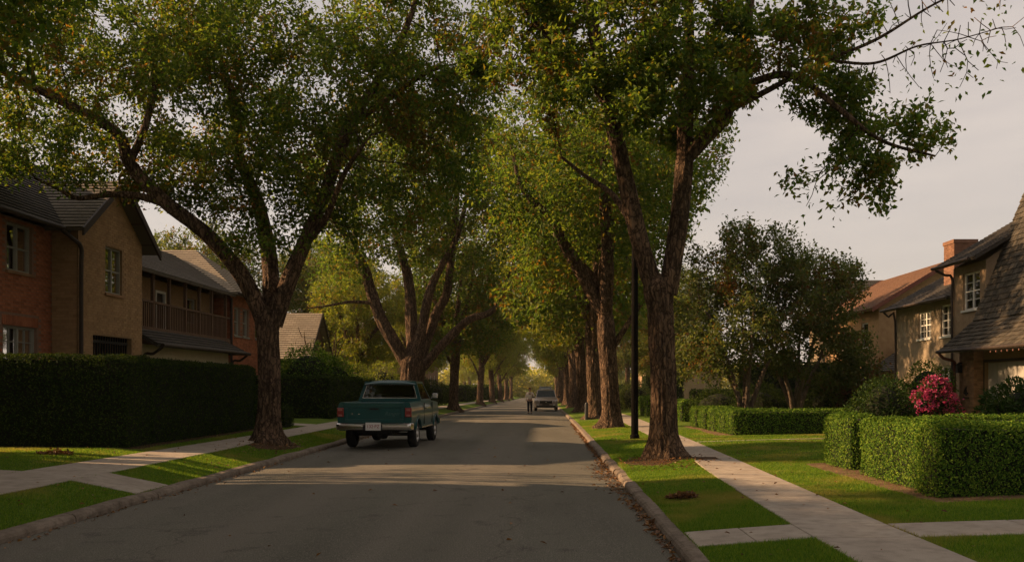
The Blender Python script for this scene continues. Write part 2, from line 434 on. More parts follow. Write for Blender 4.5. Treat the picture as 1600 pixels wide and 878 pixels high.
MT['champagne'] = simple('champagne_paint', (0.25, 0.20, 0.165), (0.27, 0.215, 0.175), 2, 0.35, 0.0, 40, 0.5, metal=0.35, coat=0.5)
MT['navy_paint'] = simple('dark_paint', (0.018, 0.020, 0.022), (0.024, 0.026, 0.028), 2, 0.35, 0.0, 40, 0.5, coat=0.4)
MT['chrome'] = simple('chrome', (0.55, 0.53, 0.50), (0.48, 0.46, 0.43), 9, 0.24, 0.0, 40, 0.5, metal=1.0)
MT['rubber'] = simple('rubber', (0.012, 0.012, 0.012), (0.020, 0.019, 0.018), 12, 0.85, 0.2, 80)
MT['rim'] = simple('wheel_rim', (0.50, 0.49, 0.46), (0.42, 0.41, 0.39), 9, 0.4, 0.0, 40, 0.5, metal=0.6)
MT['black'] = simple('black_plastic', (0.014, 0.013, 0.012), (0.022, 0.020, 0.018), 8, 0.6)
MT['tail_red'] = simple('red_lens', (0.19, 0.008, 0.007), (0.24, 0.012, 0.010), 30, 0.2, 0.0, 40, 0.5, coat=0.5)
MT['tail_clear'] = simple('pale_lens', (0.30, 0.09, 0.075), (0.36, 0.12, 0.10), 30, 0.2, 0.0, 40, 0.5, coat=0.5)
MT['plate'] = simple('plate_white', (0.66, 0.63, 0.60), (0.70, 0.67, 0.63), 20, 0.5)
MT['plate_red'] = simple('plate_letter', (0.30, 0.03, 0.03), (0.34, 0.04, 0.04), 20, 0.5)
MT['script'] = simple('pale_script', (0.05, 0.125, 0.105), (0.065, 0.14, 0.12), 20, 0.4)
MT['head_lens'] = simple('headlight_lens', (0.55, 0.54, 0.50), (0.68, 0.66, 0.62), 30, 0.15, 0.0, 40, 0.5, coat=0.6)
MT['pole'] = simple('dark_pole', (0.005, 0.0045, 0.004), (0.009, 0.008, 0.007), 6, 1.0, 0.4, 30, 0.04, stretch=(1, 1, 0.15))
MT['skin'] = simple('skin', (0.42, 0.24, 0.17), (0.46, 0.27, 0.19), 20, 0.55)
MT['sweater'] = simple('cream_sweater', (0.80, 0.70, 0.60), (0.85, 0.75, 0.65), 12, 0.9, 0.3, 90)
MT['trousers'] = simple('dark_trousers', (0.012, 0.014, 0.022), (0.018, 0.020, 0.030), 12, 0.85, 0.2, 80)
MT['hair'] = simple('auburn_hair', (0.11, 0.042, 0.022), (0.16, 0.065, 0.034), 30, 0.6, 0.3, 90, stretch=(1, 1, 0.2))
MT['bulb'] = simple('pink_bulb', (0.20, 0.09, 0.075), (0.25, 0.11, 0.09), 30, 0.25, 0.0, 40, 0.5)
MT['panel_white'] = simple('garage_panel', (0.34, 0.32, 0.285), (0.39, 0.37, 0.33), 3, 0.6, 0.1, 50)

# ------------------------------------------------------------------ lie of the land
PX = [-400, -60, -20, -9, -8.1, -6.95, -5.985, -5.975, 1.505, 1.515, 2.65, 3.95, 6, 14, 60, 400]
PZ = [0.6, 0.5, 0.46, 0.40, 0.33, 0.30, 0.105, -0.08, -0.08, 0.105, 0.19, 0.20, 0.27, 0.40, 0.5, 0.6]


def dip(Y):
    s = np.minimum(np.asarray(Y, float), 300) - 40
    return -0.0085 * (np.sqrt(s * s + 100) + s) / 2


def h(X, Y):
    X = np.asarray(X, float); Y = np.asarray(Y, float)
    g = np.interp(X, PX, PZ) + dip(Y)
    g = g + 0.09 * np.exp(-((X - 2.45) ** 2 + (Y - 18) ** 2) / 0.9) * (X > 1.52) + 0.06 * np.exp(-((X + 6.75) ** 2 + (Y - 22.1) ** 2) / 0.5) * (X < -5.99)
    return g


def hz(x, y): return float(h(x, y))


gx = np.array(sorted(set(list(np.round(np.linspace(-30, -9, 22), 3)) + list(np.linspace(-9, -6, 16)) + [-5.985, -5.975, 1.505, 1.515] + list(np.linspace(1.7, 4.0, 13)) + list(np.linspace(4.3, 14, 22)) + [18, 24, 40, 60, 120, 400, 1200, -40, -60, -120, -400, -1200])))
gy = np.array(sorted(set(list(np.arange(-40, 6, 4.0)) + list(np.arange(6, 30, 0.4)) + list(np.arange(30, 80, 1.5)) + list(np.arange(80, 320, 10.0)) + [400, 700, 1200, 2500])))
GX, GY = np.meshgrid(gx, gy)
GZ = h(GX, GY)
nX, nY = len(gx), len(gy)
ii = (np.arange(nY - 1)[:, None] * nX + np.arange(nX - 1)[None, :]).ravel()
ground = link_mesh('ground', np_mesh('ground', np.stack([GX.ravel(), GY.ravel(), GZ.ravel()], 1), np.stack([ii, ii + 1, ii + nX + 1, ii + nX], 1), True), MT['lawn'])
tag(ground, 'green lawn ground on both sides of the street', kind='structure')

rx = np.linspace(-5.83, 1.36, 15); ry = np.array(sorted(set(list(np.arange(-40, 100, 2.0)) + list(np.arange(100, 330, 10.0)))))
RX, RY = np.meshgrid(rx, ry)
RZ = dip(RY) + 0.045 * (1 - ((RX + 2.235) / 3.595) ** 2)
n2 = len(rx); ii = (np.arange(len(ry) - 1)[:, None] * n2 + np.arange(n2 - 1)[None, :]).ravel()
road = link_mesh('road', np_mesh('road', np.stack([RX.ravel(), RY.ravel(), RZ.ravel()], 1), np.stack([ii, ii + 1, ii + n2 + 1, ii + n2], 1), True), MT['asphalt'])
tag(road, 'grey asphalt street running away between the trees', kind='structure')

# kerbs: one stone after another; beside the big right tree the roots have pushed them out of line
kerb = link_mesh('kerb', np_mesh('kerb', np.array([[-5.97, -40, -.3], [-5.85, -40, -.3], [-5.85, 320, -2.6], [-5.97, 320, -2.6]]), np.array([[0, 1, 2, 3]])), MT['kerb'])
tag(kerb, 'pale concrete kerb stones edging the street', kind='structure')
rk = random.Random(3)


def kerb_run(side):
    y = 4.0
    xa, xb = (-5.99, -5.83) if side < 0 else (1.36, 1.52)
    while y < 150:
        heave = side > 0 and 13.2 < y < 21
        ln = rk.uniform(0.9, 1.4) if heave else (2.4 if y < 60 else 8.0)
        y1 = y + ln
        mb = MB()
        j = 0.02 if heave else 0.004
        dx, dz, tw = rk.uniform(-j, j), rk.uniform(-j * .6, j), rk.uniform(-j, j) * 0.8
        secs = []
        for k in range(3):
            yy = y + 0.008 + (ln - 0.016) * k / 2
            z = float(dip(yy)) + dz + 0.012 * math.sin(yy * 3.1)
            x0, x1 = xa + dx + tw * (k - 1), xb + dx + tw * (k - 1)
            if side < 0: prof = [(x0, -.2), (x1, -.2), (x1, .045), (x1 - .018, .080), (x1 - .05, .100), (x0, .112)]
            else: prof = [(x1, -.2), (x1, .112), (x0 + .05, .100), (x0 + .018, .080), (x0, .045), (x0, -.2)]
            secs.append([(px, yy, z + pz) for px, pz in prof])
        mb.loft(secs)
        mb.build('kerb_stone', MT['kerb'], kerb)
        y = y1


kerb_run(-1); kerb_run(1)

# pavements and garden paths, slab by slab
PAVED = []          # quads (4 xy) used to keep grass off


def slab(parent, q, lift=0.016, gap=0.007, name='paving_slab'):
    c = np.mean(q, axis=0)
    qq = [np.array(p) for p in q]
    mb = MB()
    ring = lambda k, dz: [tuple((c + (p - c) * (1 - k / np.linalg.norm(p - c)))) + (hz(*p) + dz,) for p in qq]
    mb.hexa(ring(gap, -0.10) + ring(gap, lift - 0.008))
    top = ring(gap + 0.012, lift)
    b = ring(gap, lift - 0.008)
    for i in range(4): mb.quad(b[i], b[(i + 1) % 4], top[(i + 1) % 4], top[i])
    mb.quad(*top)
    mb.f.pop(1)
    o = mb.build(name, MT['concrete'], parent)
    PAVED.append(np.array(q, float))
    return o


def strip(name, label, xl, xr, ys, parent_mat):
    """bed of dirt under a row of slabs"""
    V, F = [], []
    for i, y in enumerate(ys):
        for x in (xl(y) - .01, xr(y) + .01): V.append((x, y, hz(x, y) + 0.004))
    F = [(2 * i, 2 * i + 1, 2 * i + 3, 2 * i + 2) for i in range(len(ys) - 1)]
    o = link_mesh(name, np_mesh(name, np.array(V), np.array(F)), parent_mat)
    return tag(o, label, kind='structure')


rl = lambda y: float(np.interp(y, [6, 10, 24, 45, 200], [2.66, 2.70, 3.18, 3.40, 3.45]))
rr = lambda y: float(np.interp(y, [6, 10, 24, 45, 200], [3.68, 3.72, 4.08, 4.45, 4.55]))
ll = lambda y: float(np.interp(y, [6, 14, 25, 45, 200], [-8.25, -8.25, -8.02, -8.0, -8.0]))
lr = lambda y: -6.95
sw_r = strip('sidewalk', 'concrete pavement beside the big twin trunk tree and hedges', rl, rr, list(np.arange(4, 64, 1.0)), MT['mulch'])
sw_l = strip('sidewalk', 'concrete pavement passing the tall dark hedge', ll, lr, list(np.arange(4, 64, 1.0)), MT['mulch'])


def slab_run(parent, xl, xr, y0, y1, ln):
    y = y0
    while y < y1 - 0.1:
        e = min(y + ln, y1)
        slab(parent, [(xl(y), y), (xr(y), y), (xr(e), e), (xl(e), e)]); y = e


slab_run(sw_r, rl, rr, 4.2, 8.85, 1.55); slab_run(sw_r, rl, rr, 8.85, 9.72, 0.87); slab_run(sw_r, rl, rr, 9.72, 63, 1.52)
slab_run(sw_l, ll, lr, 4.2, 13.2, 1.5); slab_run(sw_l, ll, lr, 13.2, 14.35, 1.15); slab_run(sw_l, ll, lr, 14.35, 63, 1.52)
for nm, y0, y1, sgn in (('sidewalk', 63, 200, 1), ('sidewalk', 63, 200, -1)):
    a, b = (rl, rr) if sgn > 0 else (ll, lr)
    ys = list(np.arange(y0, y1, 4.0))
    V = [(x, y, hz(x, y) + 0.02) for y in ys for x in (a(y), b(y))]
    o = link_mesh(nm, np_mesh(nm, np.array(V), np.array([(2 * i, 2 * i + 1, 2 * i + 3, 2 * i + 2) for i in range(len(ys) - 1)])), MT['concrete'])
    tag(o, 'far stretch of concrete pavement under the %s row of trees' % ('right' if sgn > 0 else 'left'), kind='structure')


def path(label, quads):
    V = [(x, y, hz(x, y) + 0.004) for q in quads for x, y in q]
    o = link_mesh('path', np_mesh('path', np.array(V), np.array([[4 * i, 4 * i + 1, 4 * i + 2, 4 * i + 3] for i in range(len(quads))])), MT['mulch'])
    tag(o, label, kind='structure')
    for q in quads: slab(o, q)


path('short concrete path crossing the grass strip to the kerb', [[(1.53, 8.85), (2.12, 8.85), (2.12, 9.72), (1.53, 9.72)], [(2.12, 8.85), (rl(8.85), 8.85), (rl(9.72), 9.72), (2.12, 9.72)]])
path('concrete garden path leading off beside the clipped hedge', [[(x, 8.85), (x + 1.3, 8.85), (x + 1.3, 9.72), (x, 9.72)] for x in np.arange(3.73, 9.5, 1.3)])
path('concrete path to the kerb by the lit grass strip', [[(-5.995, 13.2), (-6.45, 13.2), (-6.45, 14.35), (-5.995, 14.35)][::-1], [(-6.45, 13.2), (-6.945, 13.2), (-6.945, 14.35), (-6.45, 14.35)][::-1]])
path('concrete garden path in front of the tall dark hedge', [[(x - 1.4, 13.4), (x, 13.4), (x, 14.2), (x - 1.4, 14.2)] for x in np.arange(-8.26, -14, -1.4)])
path('narrow path across the sunlit lawn between two hedges', [[(x, 23.7), (x + 1.2, 23.7), (x + 1.2, 23.84), (x, 23.84)] for x in np.arange(4.1, 9.6, 1.2)])
path('concrete path behind the small low hedge', [[(x - 1.3, 30.6), (x, 30.6), (x, 31.8), (x - 1.3, 31.8)] for x in np.arange(-8.05, -13, -1.3)])


# ------------------------------------------------------------------ leaves
def leaf_geo(c, ax, nm, L, W, fold=0.12):
    """c base points, ax long axis, nm rough normal -> folded four-point leaves"""
    ax = ax / (np.linalg.norm(ax, axis=1)[:, None] + 1e-9)
    sd = np.cross(ax, nm); sd /= np.linalg.norm(sd, axis=1)[:, None] + 1e-9
    up = np.cross(sd, ax)
    L = np.broadcast_to(np.asarray(L, float), (len(c),))[:, None]; W = np.broadcast_to(np.asarray(W, float), (len(c),))[:, None]
    mid = c + ax * L * 0.45 + up * W * fold * 2
    V = np.stack([c, mid + sd * W * 0.5, c + ax * L, mid - sd * W * 0.5], 1).reshape(-1, 3)
    b = np.arange(len(c)) * 4
    F = np.stack([np.stack([b, b + 1, b + 2], 1), np.stack([b, b + 2, b + 3], 1)], 1).reshape(-1, 3)
    return V, F


def leaf_mesh(name, V, F, tint=None):
    me = np_mesh(name, V, F)
    if tint is not None:
        a = me.attributes.new('tint', 'FLOAT', 'POINT')
        a.data.foreach_set('value', np.repeat(tint, 4).astype(np.float32))
    return me


def vnoise(P, s, off=0.0):
    return np.array([noise.noise(Vector((p[0] * s + off, p[1] * s - off, p[2] * s + off * .5))) for p in P])


# ------------------------------------------------------------------ trees
def catmull(pts, step):
    P = np.array(pts, float)
    Q = np.vstack([2 * P[0] - P[1], P, 2 * P[-1] - P[-2]])
    out = []
    for i in range(1, len(Q) - 2):
        n = max(1, int(math.ceil(np.linalg.norm(Q[i + 1, :3] - Q[i, :3]) / step)))
        for t in np.arange(n) / n:
            a, b, c, d = Q[i - 1], Q[i], Q[i + 1], Q[i + 2]
            out.append(0.5 * (2 * b + (c - a) * t + (2 * a - 5 * b + 4 * c - d) * t * t + (3 * b - a - 3 * c + d) * t ** 3))
    out.append(P[-1])
    out = np.array(out); out[:, 3] = np.maximum(out[:, 3], 0.01)
    return out


def bark_tube(pts, seed, base=False, step=0.10, sides=28, rough=0.10):
    C = catmull(pts, step * .7)
    P, r = C[:, :3], C[:, 3].copy()
    sides = int(np.clip(sides * 2.6 * (r.max() / 0.3) ** 0.6, 10, 84))
    V, F = tube_arrays(P, r, sides)
    V = V.reshape(len(P), sides, 3)
    th = np.arange(sides) * 2 * math.pi / sides
    for i in range(len(P)):
        z = i * step * .7
        fl = 0.0
        if base: fl = math.exp(-max(P[i][2], 0) / 0.22)
        for j in range(sides):
            cx, cy = math.cos(th[j]), math.sin(th[j])
            q = 3.4 * max(r[i], .1) / .25
            a = noise.noise(Vector((cx * q, cy * q, z * 0.55 + seed * 7.3)))
            b = noise.noise(Vector((cx * q * 2.2, cy * q * 2.2, z * 2.0 + seed * 3.1)))
            k = 1 + rough * (min(abs(a) * 3.2, .75) - .55 + b * 0.55) + 0.10 * noise.noise(Vector((cx * 1.3, cy * 1.3, z * .55 + seed)))
            if base: k += fl * (0.55 + 0.55 * max(0, noise.noise(Vector((cx * 2.2, cy * 2.2, seed)))) * 2)
            V[i, j] = P[i] + (V[i, j] - P[i]) * k
    return V.reshape(-1, 3), F


def grow_tree(spec):
    """returns dict of arrays: trunk (V,F), limbs [(V,F)], crown (V,F,tint)"""
    rng = np.random.default_rng(spec['seed'])
    D = spec.get('D', 0.32)
    bstep = spec.get('bstep', 0.10); sides = spec.get('sides', 28)
    trunk = spec['trunk']
    limbs = spec['limbs']
    pos, par, lid, rad = [], [], [], []
    for li, lb in enumerate(limbs):
        C = catmull(lb, D)
        for k, c in enumerate(C):
            pos.append(c[:3]); par.append(-1 if k == 0 else len(pos) - 2); lid.append(li); rad.append(c[3])
    n0 = len(pos)
    cap = 12000
    POS = np.zeros((cap, 3)); POS[:n0] = pos
    PAR = np.full(cap, -1); PAR[:n0] = par
    LID = np.zeros(cap, int); LID[:n0] = lid
    n = n0
    att = []
    tot = sum(e[3] * e[4] * e[5] * (e[6] if len(e) > 6 else 1) for e in spec['ells'])
    for e in spec['ells']:
        k = int(spec['natt'] * e[3] * e[4] * e[5] * (e[6] if len(e) > 6 else 1) / tot * 1.4)
        d = rng.normal(size=(k, 3)); d /= np.linalg.norm(d, axis=1)[:, None]
        rr_ = rng.random(k) ** (1 / 2.2)
        att.append(np.array(e[:3]) + d * rr_[:, None] * np.array(e[3:6]))
    att = np.vstack(att)
    keep = vnoise(att, spec.get('gap_s', 0.55), spec['seed']) > spec.get('gap', -0.12)
    if 'nogap' in spec: keep |= np.array([spec['nogap'](q) for q in att])
    att = att[keep]
    near = np.zeros(len(att), int); dist = np.full(len(att), 1e9)

    def upd(a, b):
        for s in range(a, b, 400):
            e_ = min(b, s + 400)
            dd = np.linalg.norm(att[:, None, :] - POS[None, s:e_, :], axis=2)
            m = dd.argmin(1); dm = dd[np.arange(len(att)), m]
            up = dm < dist
            near[up] = m[up] + s; dist[up] = dm[up]
    upd(0, n)
    nch = np.zeros(cap, int)
    infl = spec.get('infl', 3.2); kill = spec.get('kill', 0.42)
    for it in range(90):
        al = dist > kill
        ac = al & (dist < infl) & (nch[near] < 4)
        if not ac.any(): break
        idx = near[ac]
        v = att[ac] - POS[idx]; v /= np.linalg.norm(v, axis=1)[:, None]
        S = np.zeros((n, 3)); np.add.at(S, idx, v)
        u = np.unique(idx)
        s = S[u] / (np.linalg.norm(S[u], axis=1)[:, None] + 1e-6) + rng.normal(size=(len(u), 3)) * spec.get('jit', 0.22)
        s /= np.linalg.norm(s, axis=1)[:, None]
        m = len(u)
        if n + m > cap: break
        POS[n:n + m] = POS[u] + s * D; PAR[n:n + m] = u; LID[n:n + m] = LID[u]
        nch[u] += 1
        upd(n, n + m); n += m
    POS, PAR, LID = POS[:n], PAR[:n], LID[:n]
    kids = [[] for _ in range(n)]
    for i in range(n0, n): kids[PAR[i]].append(i)
    for _ in range(3):
        Q = POS.copy()
        for i in range(n0, n):
            if kids[i]: Q[i] = .5 * POS[i] + .25 * POS[PAR[i]] + .25 * POS[kids[i]].mean(0)
        POS = Q
    # pipe-model radii for the grown wood
    p = 2.15
    acc = np.zeros(n); RR = np.zeros(n)
    tip = spec.get('tip', 0.0065)
    for i in range(n - 1, -1, -1):
        r = (acc[i] + (tip ** p if acc[i] == 0 else 0)) ** (1 / p)
        if i < n0: r = rad[i]
        RR[i] = r
        if PAR[i] >= 0: acc[PAR[i]] += r ** p
    for i in range(n0, n): RR[i] = min(RR[i], RR[PAR[i]] * 0.86)
    ch = [[] for _ in range(n)]
    for i in range(n0, n): ch[PAR[i]].append(i)
    wood = [([], []) for _ in limbs]
    cnt = [0] * len(limbs)

    def put(li, V, F):
        wood[li][0].append(V); wood[li][1].append(F + cnt[li]); cnt[li] += len(V)
    for li, lb in enumerate(limbs):
        if spec.get('rough_limbs', True): V, F = bark_tube(lb, spec['seed'] + li, False, bstep * 1.6, sides, 0.15)
        else:
            C = catmull(lb, D); V, F = tube_arrays(C[:, :3], C[:, 3], 8)
        put(li, V, F)
    done = np.zeros(n, bool)
    for i in range(n0, n):
        if done[i]: continue
        chain = [PAR[i], i]; done[i] = True
        c = i
        while ch[c]:
            k = max(ch[c], key=lambda q: RR[q])
            if done[k]: break
            done[k] = True; chain.append(k); c = k
        r = RR[chain].copy(); r[0] = min(r[0], r[1] * 1.15)
        if r[1] < spec.get('min_twig', 0.0): continue
        ns = 10 if r[1] > .08 else 7 if r[1] > .035 else 4 if r[1] > 0.012 else 3
        V, F = tube_arrays(POS[chain], r, ns)
        put(LID[i], V, F)
    res = {'limbs': [(np.vstack(a), np.vstack(b)) for a, b in wood]}
    res['trunk'] = bark_tube(trunk, spec['seed'] + 50, True, bstep, sides, .17)
    # leaves on the thin wood
    tw = np.where((RR < spec.get('leaf_r', 0.02)) & (np.arange(n) >= n0))[0]
    dens = spec.get('dens')
    P = POS[tw]
    w = np.ones(len(tw))
    cl = vnoise(P, 0.9, spec['seed'] + 9)
    w *= np.clip(0.75 + spec.get('clump', 1.5) * cl, 0.06, 2.6)
    if dens is not None: w *= np.array([dens(q) for q in P])
    nl = rng.poisson(w / w.mean() * spec['leaves'] / len(tw))
    idx = np.repeat(np.arange(len(tw)), nl)
    m = len(idx)
    dirp = POS[tw] - POS[PAR[tw]]; dirp /= np.linalg.norm(dirp, axis=1)[:, None] + 1e-9
    c = P[idx] + rng.normal(size=(m, 3)) * spec.get('spread', 0.13) + dirp[idx] * rng.uniform(0, D, m)[:, None]
    ax = rng.normal(size=(m, 3)) + dirp[idx] * 0.6 + np.array([0, 0, -0.35])
    nm = rng.normal(size=(m, 3)) * 0.8 + np.array([0, 0, 1.0])
    L = spec['leaf'] * rng.uniform(0.65, 1.25, m)
    V, F = leaf_geo(c, ax, nm, L, L * rng.uniform(0.44, 0.64, m))
    rust = spec.get('rust', 0.12)
    tn = vnoise(P, 0.95, spec['seed'] + 31)
    tint = np.clip((tn[idx] + 0.25 * rng.normal(size=m) - 0.32 + rust) * 2.2, 0, 0.9) + (rng.random(m) < 0.05) * 0.5
    res['crown'] = (V, F, np.clip(tint, 0, 1))
    return res


def plant_tree(name, label, cat, loc, res, bark, leaf, group=None, rotz=0.0, crown_label=None):
    t = thing(name, label, cat, loc, group, rotz)
    me = np_mesh('trunk', *res['trunk'], smooth=True)
    link_mesh('trunk', me, bark, t)
    for V, F in res['limbs']: link_mesh('limb', np_mesh('limb', V, F, smooth=True), bark, t)
    V, F, tint = res['crown']
    link_mesh('crown', leaf_mesh('crown', V, F, tint), leaf, t)
    return t


def copy_tree(root, loc, label, rotz=0.0, s=1.0, group=None, sz=None, leaf=None, name=None):
    r = root.copy(); COL.objects.link(r)
    if name: r.name = name
    r.location = loc; r.rotation_euler = (0, 0, rotz); r.scale = (s, s, sz or s); r['label'] = label
    if group: r['group'] = group
    for chd in list(root.children):
        c = chd.copy(); COL.objects.link(c); c.parent = r
        if leaf and chd.name.startswith('crown'):
            c.material_slots[0].link = 'OBJECT'; c.material_slots[0].material = leaf
        for g in chd.children:
            d = g.copy(); COL.objects.link(d); d.parent = c
    return r


def drawn(k, pts):
    """limb drawn on a sheet (steps right, steps up, metres deep, radius) at k metres per step"""
    return [(u * k, d, v * k, r) for u, v, d, r in pts]


# --- the big tree on the left verge
k = 0.0158
LIMB = lambda *p: drawn(k, p)
left_big = dict(seed=11, natt=3300, leaves=118000, leaf=0.120, rust=0.0, gap=-0.15, tip=.009, spread=.16, clump=1.1, D=0.32, dens=None, gap_s=0.5,
    trunk=drawn(k, [(0, -14, 0, .30), (2, 30, 0, .27), (4, 90, 0, .255), (2, 150, 0, .255), (0, 188, 0, .285), (2, 206, 0, .10)]),
    limbs=[
        LIMB((-2, 180, 0, .20), (-14, 212, -.05, .20), (-38, 262, -.2, .185), (-80, 315, -.5, .165), (-135, 362, -.9, .165), (-178, 412, -1.2, .14), (-192, 455, -1.4, .12), (-255, 492, -1.8, .095), (-345, 535, -2.2, .06)),
        LIMB((-128, 357, -.85, .10), (-165, 368, -1.0, .085), (-205, 369, -1.2, .07), (-250, 361, -1.4, .06), (-272, 372, -1.5, .045), (-300, 385, -1.7, .03)),
        LIMB((-180, 415, -1.2, .09), (-160, 470, -1.1, .08), (-150, 540, -.9, .065), (-165, 600, -.7, .045)),
        LIMB((2, 185, .1, .20), (-2, 240, .4, .20), (-14, 310, .8, .18), (-38, 390, 1.1, .16), (-72, 470, 1.3, .14), (-78, 540, 1.4, .12), (-100, 610, 1.5, .09), (-130, 690, 1.6, .06)),
        LIMB((10, 182, 0, .20), (28, 235, 0, .195), (52, 300, .1, .175), (82, 375, .2, .155), (108, 450, .2, .155), (132, 508, .2, .135), (172, 565, .1, .105), (215, 640, 0, .075), (250, 730, -.2, .05)),
        LIMB((128, 500, .2, .09), (180, 520, -.3, .075), (230, 545, -.7, .05), (280, 560, -1.1, .03)),
        LIMB((60, 310, .1, .09), (100, 340, -.6, .075), (140, 400, -1.3, .055), (175, 430, -1.9, .035)),
    ],
    ells=[(-1.2, 0, 9.2, 5.6, 4.0, 3.3), (.3, 0, 6.0, 1.7, 1.9, 1.5, 1.2), (-5.3, -1, 7.9, 2.2, 2.4, 1.9), (3.2, -.4, 7.6, 2.4, 2.4, 2.8, 1.3), (-2.3, -.5, 6.5, 1.5, 1.4, .9), (.2, -1.2, 5.3, 1.1, 1.0, .9, 1.2), (1.7, -.6, 5.7, 1.2, 1.2, 1.0, 1.2), (-.9, .2, 5.9, 1.1, 1.0, .8, 1.1), (3.4, -1.5, 10, 2.6, 2.2, 2.2), (4.4, -.3, 9.9, 1.9, 2.0, 2.2, 1.3), (-5.6, -1.5, 9.4, 2.2, 2.2, 1.8), (-4.7, -1.6, 6.7, 1.9, 1.5, 1.0, 1.3)])
t_l1 = plant_tree('street_tree', 'big spreading street tree in front of the tall dark hedge, forking low', 'tree', (-6.8, 22.1, hz(-6.8, 22.1)), grow_tree(left_big), MT['bark'], MT['leaf'], 'street trees lining the road')

# --- the twin-stemmed tree on the right verge
k = 0.01286


def thin_out(q):      # the long right-hand arm is nearly bare
    return 0.035 if (q[0] > 3.9 and q[2] > 6.9) else 1.0


right_big = dict(seed=23, natt=3300, leaves=56000, jit=.13, leaf=0.120, rust=0.02, gap=-0.02, nogap=lambda q: q[0] > 3.9 and q[2] > 6.9, D=0.27, kill=.38, dens=thin_out, spread=0.11, tip=.0085, clump=1.7,
    trunk=drawn(k, [(0, -14, 0, .34), (-3, 30, 0, .275), (-3, 90, 0, .25), (-5, 160, 0, .24), (-8, 230, 0, .25), (-11, 268, 0, .28), (-11, 286, 0, .10)]),
    limbs=[
        LIMB((-14, 255, 0, .19), (-30, 300, 0, .185), (-50, 372, -.1, .17), (-73, 470, -.2, .15), (-95, 562, -.3, .15), (-113, 650, -.4, .125), (-135, 750, -.5, .09)),
        LIMB((2, 255, 0, .19), (12, 310, 0, .185), (22, 380, 0, .175), (30, 470, 0, .16), (32, 540, .1, .155), (38, 630, .2, .12), (40, 740, .3, .08)),
        LIMB((30, 465, 0, .15), (58, 495, -.1, .145), (90, 530, -.2, .13), (110, 590, -.2, .11), (124, 680, -.3, .085), (132, 760, -.3, .06)),
        LIMB((92, 535, -.2, .075), (150, 560, -.5, .058), (220, 592, -.8, .042), (300, 622, -1.0, .029), (380, 668, -1.2, .020), (470, 706, -1.3, .012)),
        LIMB((230, 597, -.8, .032), (300, 590, -.9, .025), (360, 612, -1.0, .018), (420, 622, -1.0, .012), (485, 640, -1.0, .009)),
        LIMB((120, 575, -.3, .075), (180, 575, -.8, .065), (240, 515, -1.2, .05), (295, 465, -1.4, .036), (370, 440, -1.5, .02)),
        LIMB((-90, 545, -.3, .09), (-140, 590, -.6, .08), (-190, 640, -.8, .06), (-240, 690, -1.0, .04)),
        LIMB((-45, 350, -.1, .07), (-80, 420, .6, .06), (-120, 460, 1.2, .045), (-160, 500, 1.6, .03)),
    ],
    ells=[(-.5, -.1, 8.8, 2.9, 3.0, 2.7, .62), (-.4, -1.2, 6.9, 2.0, 1.4, 1.3, .6), (3.15, -1.0, 7.0, 1.15, 1.3, 2.2, 2.4), (2.2, -.8, 8.2, 1.4, 1.5, 1.3), (4.4, -1.4, 6.0, 1.0, .9, .55, 1.5), (3.1, -1.2, 5.2, .95, .8, .7, 3.0), (5.1, -1.2, 8.2, 1.7, .9, 1.3, 6.5), (-2.6, -.4, 8.6, 1.5, 2, 1.6)])
t_r1 = plant_tree('street_tree', 'tall twin stemmed street tree with flared roots beside the right kerb', 'tree', (2.47, 18, hz(2.47, 18)), grow_tree(right_big), MT['bark'], MT['leaf'], 'street trees lining the road')

# --- the fan-shaped many-stemmed tree beyond the pickup
k = 0.0336
fan = dict(seed=31, natt=2300, leaves=44000, leaf=0.20, rust=-.05, gap=-0.12, clump=1.2, D=0.48, infl=4.5, kill=0.62, spread=0.24, bstep=0.2, sides=20, leaf_r=0.026, tip=0.009,
    trunk=drawn(k, [(0, -10, 0, .66), (0, 25, 0, .60), (2, 62, 0, .62), (3, 84, 0, .62), (4, 96, 0, .2)]),
    limbs=[
        LIMB((-6, 78, 0, .36), (-22, 105, -.1, .33), (-45, 147, -.3, .30), (-62, 195, -.5, .27), (-70, 225, -.6, .24), (-95, 270, -.8, .18), (-135, 330, -1.1, .11), (-160, 400, -1.3, .07)),
        LIMB((-65, 205, -.5, .16), (-85, 245, -.1, .14), (-90, 310, .4, .11), (-85, 380, .8, .07)),
        LIMB((-58, 172, -.4, .10), (-90, 172, -.9, .08), (-120, 165, -1.4, .055), (-150, 160, -1.8, .03)),
        LIMB((2, 84, .2, .34), (-2, 140, .5, .31), (-6, 200, .7, .28), (-16, 245, .8, .22), (-35, 310, 1.0, .16), (-45, 400, 1.2, .09)),
        LIMB((8, 84, -.2, .28), (20, 140, -.5, .25), (32, 190, -.7, .22), (52, 230, -.9, .17), (75, 270, -1.1, .13), (95, 350, -1.3, .08)),
        LIMB((14, 82, 0, .28), (36, 150, .1, .25), (55, 190, .2, .22), (62, 250, .3, .18), (70, 330, .4, .13), (72, 420, .5, .08)),
        LIMB((18, 72, -.1, .25), (50, 108, -.3, .22), (90, 145, -.5, .19), (125, 157, -.7, .15), (150, 190, -.8, .11), (185, 260, -1.0, .07)),
        LIMB((100, 148, -.5, .10), (135, 172, .3, .08), (150, 215, .9, .06), (170, 270, 1.3, .04)),
    ],
    ells=[(.4, 0, 12.2, 6.2, 5.5, 4.2), (-3.2, -.5, 8.6, 2.6, 2.5, 2.0), (4.2, -.4, 9.2, 2.6, 2.6, 2.4), (.6, .5, 9.0, 2.4, 2.6, 1.6)])
t_l2 = plant_tree('street_tree', 'wide many stemmed street tree fanning out just beyond the pickup', 'tree', (-6.9, 47, hz(-6.9, 47)), grow_tree(fan), MT['bark'], MT['leaf'], 'street trees lining the road')


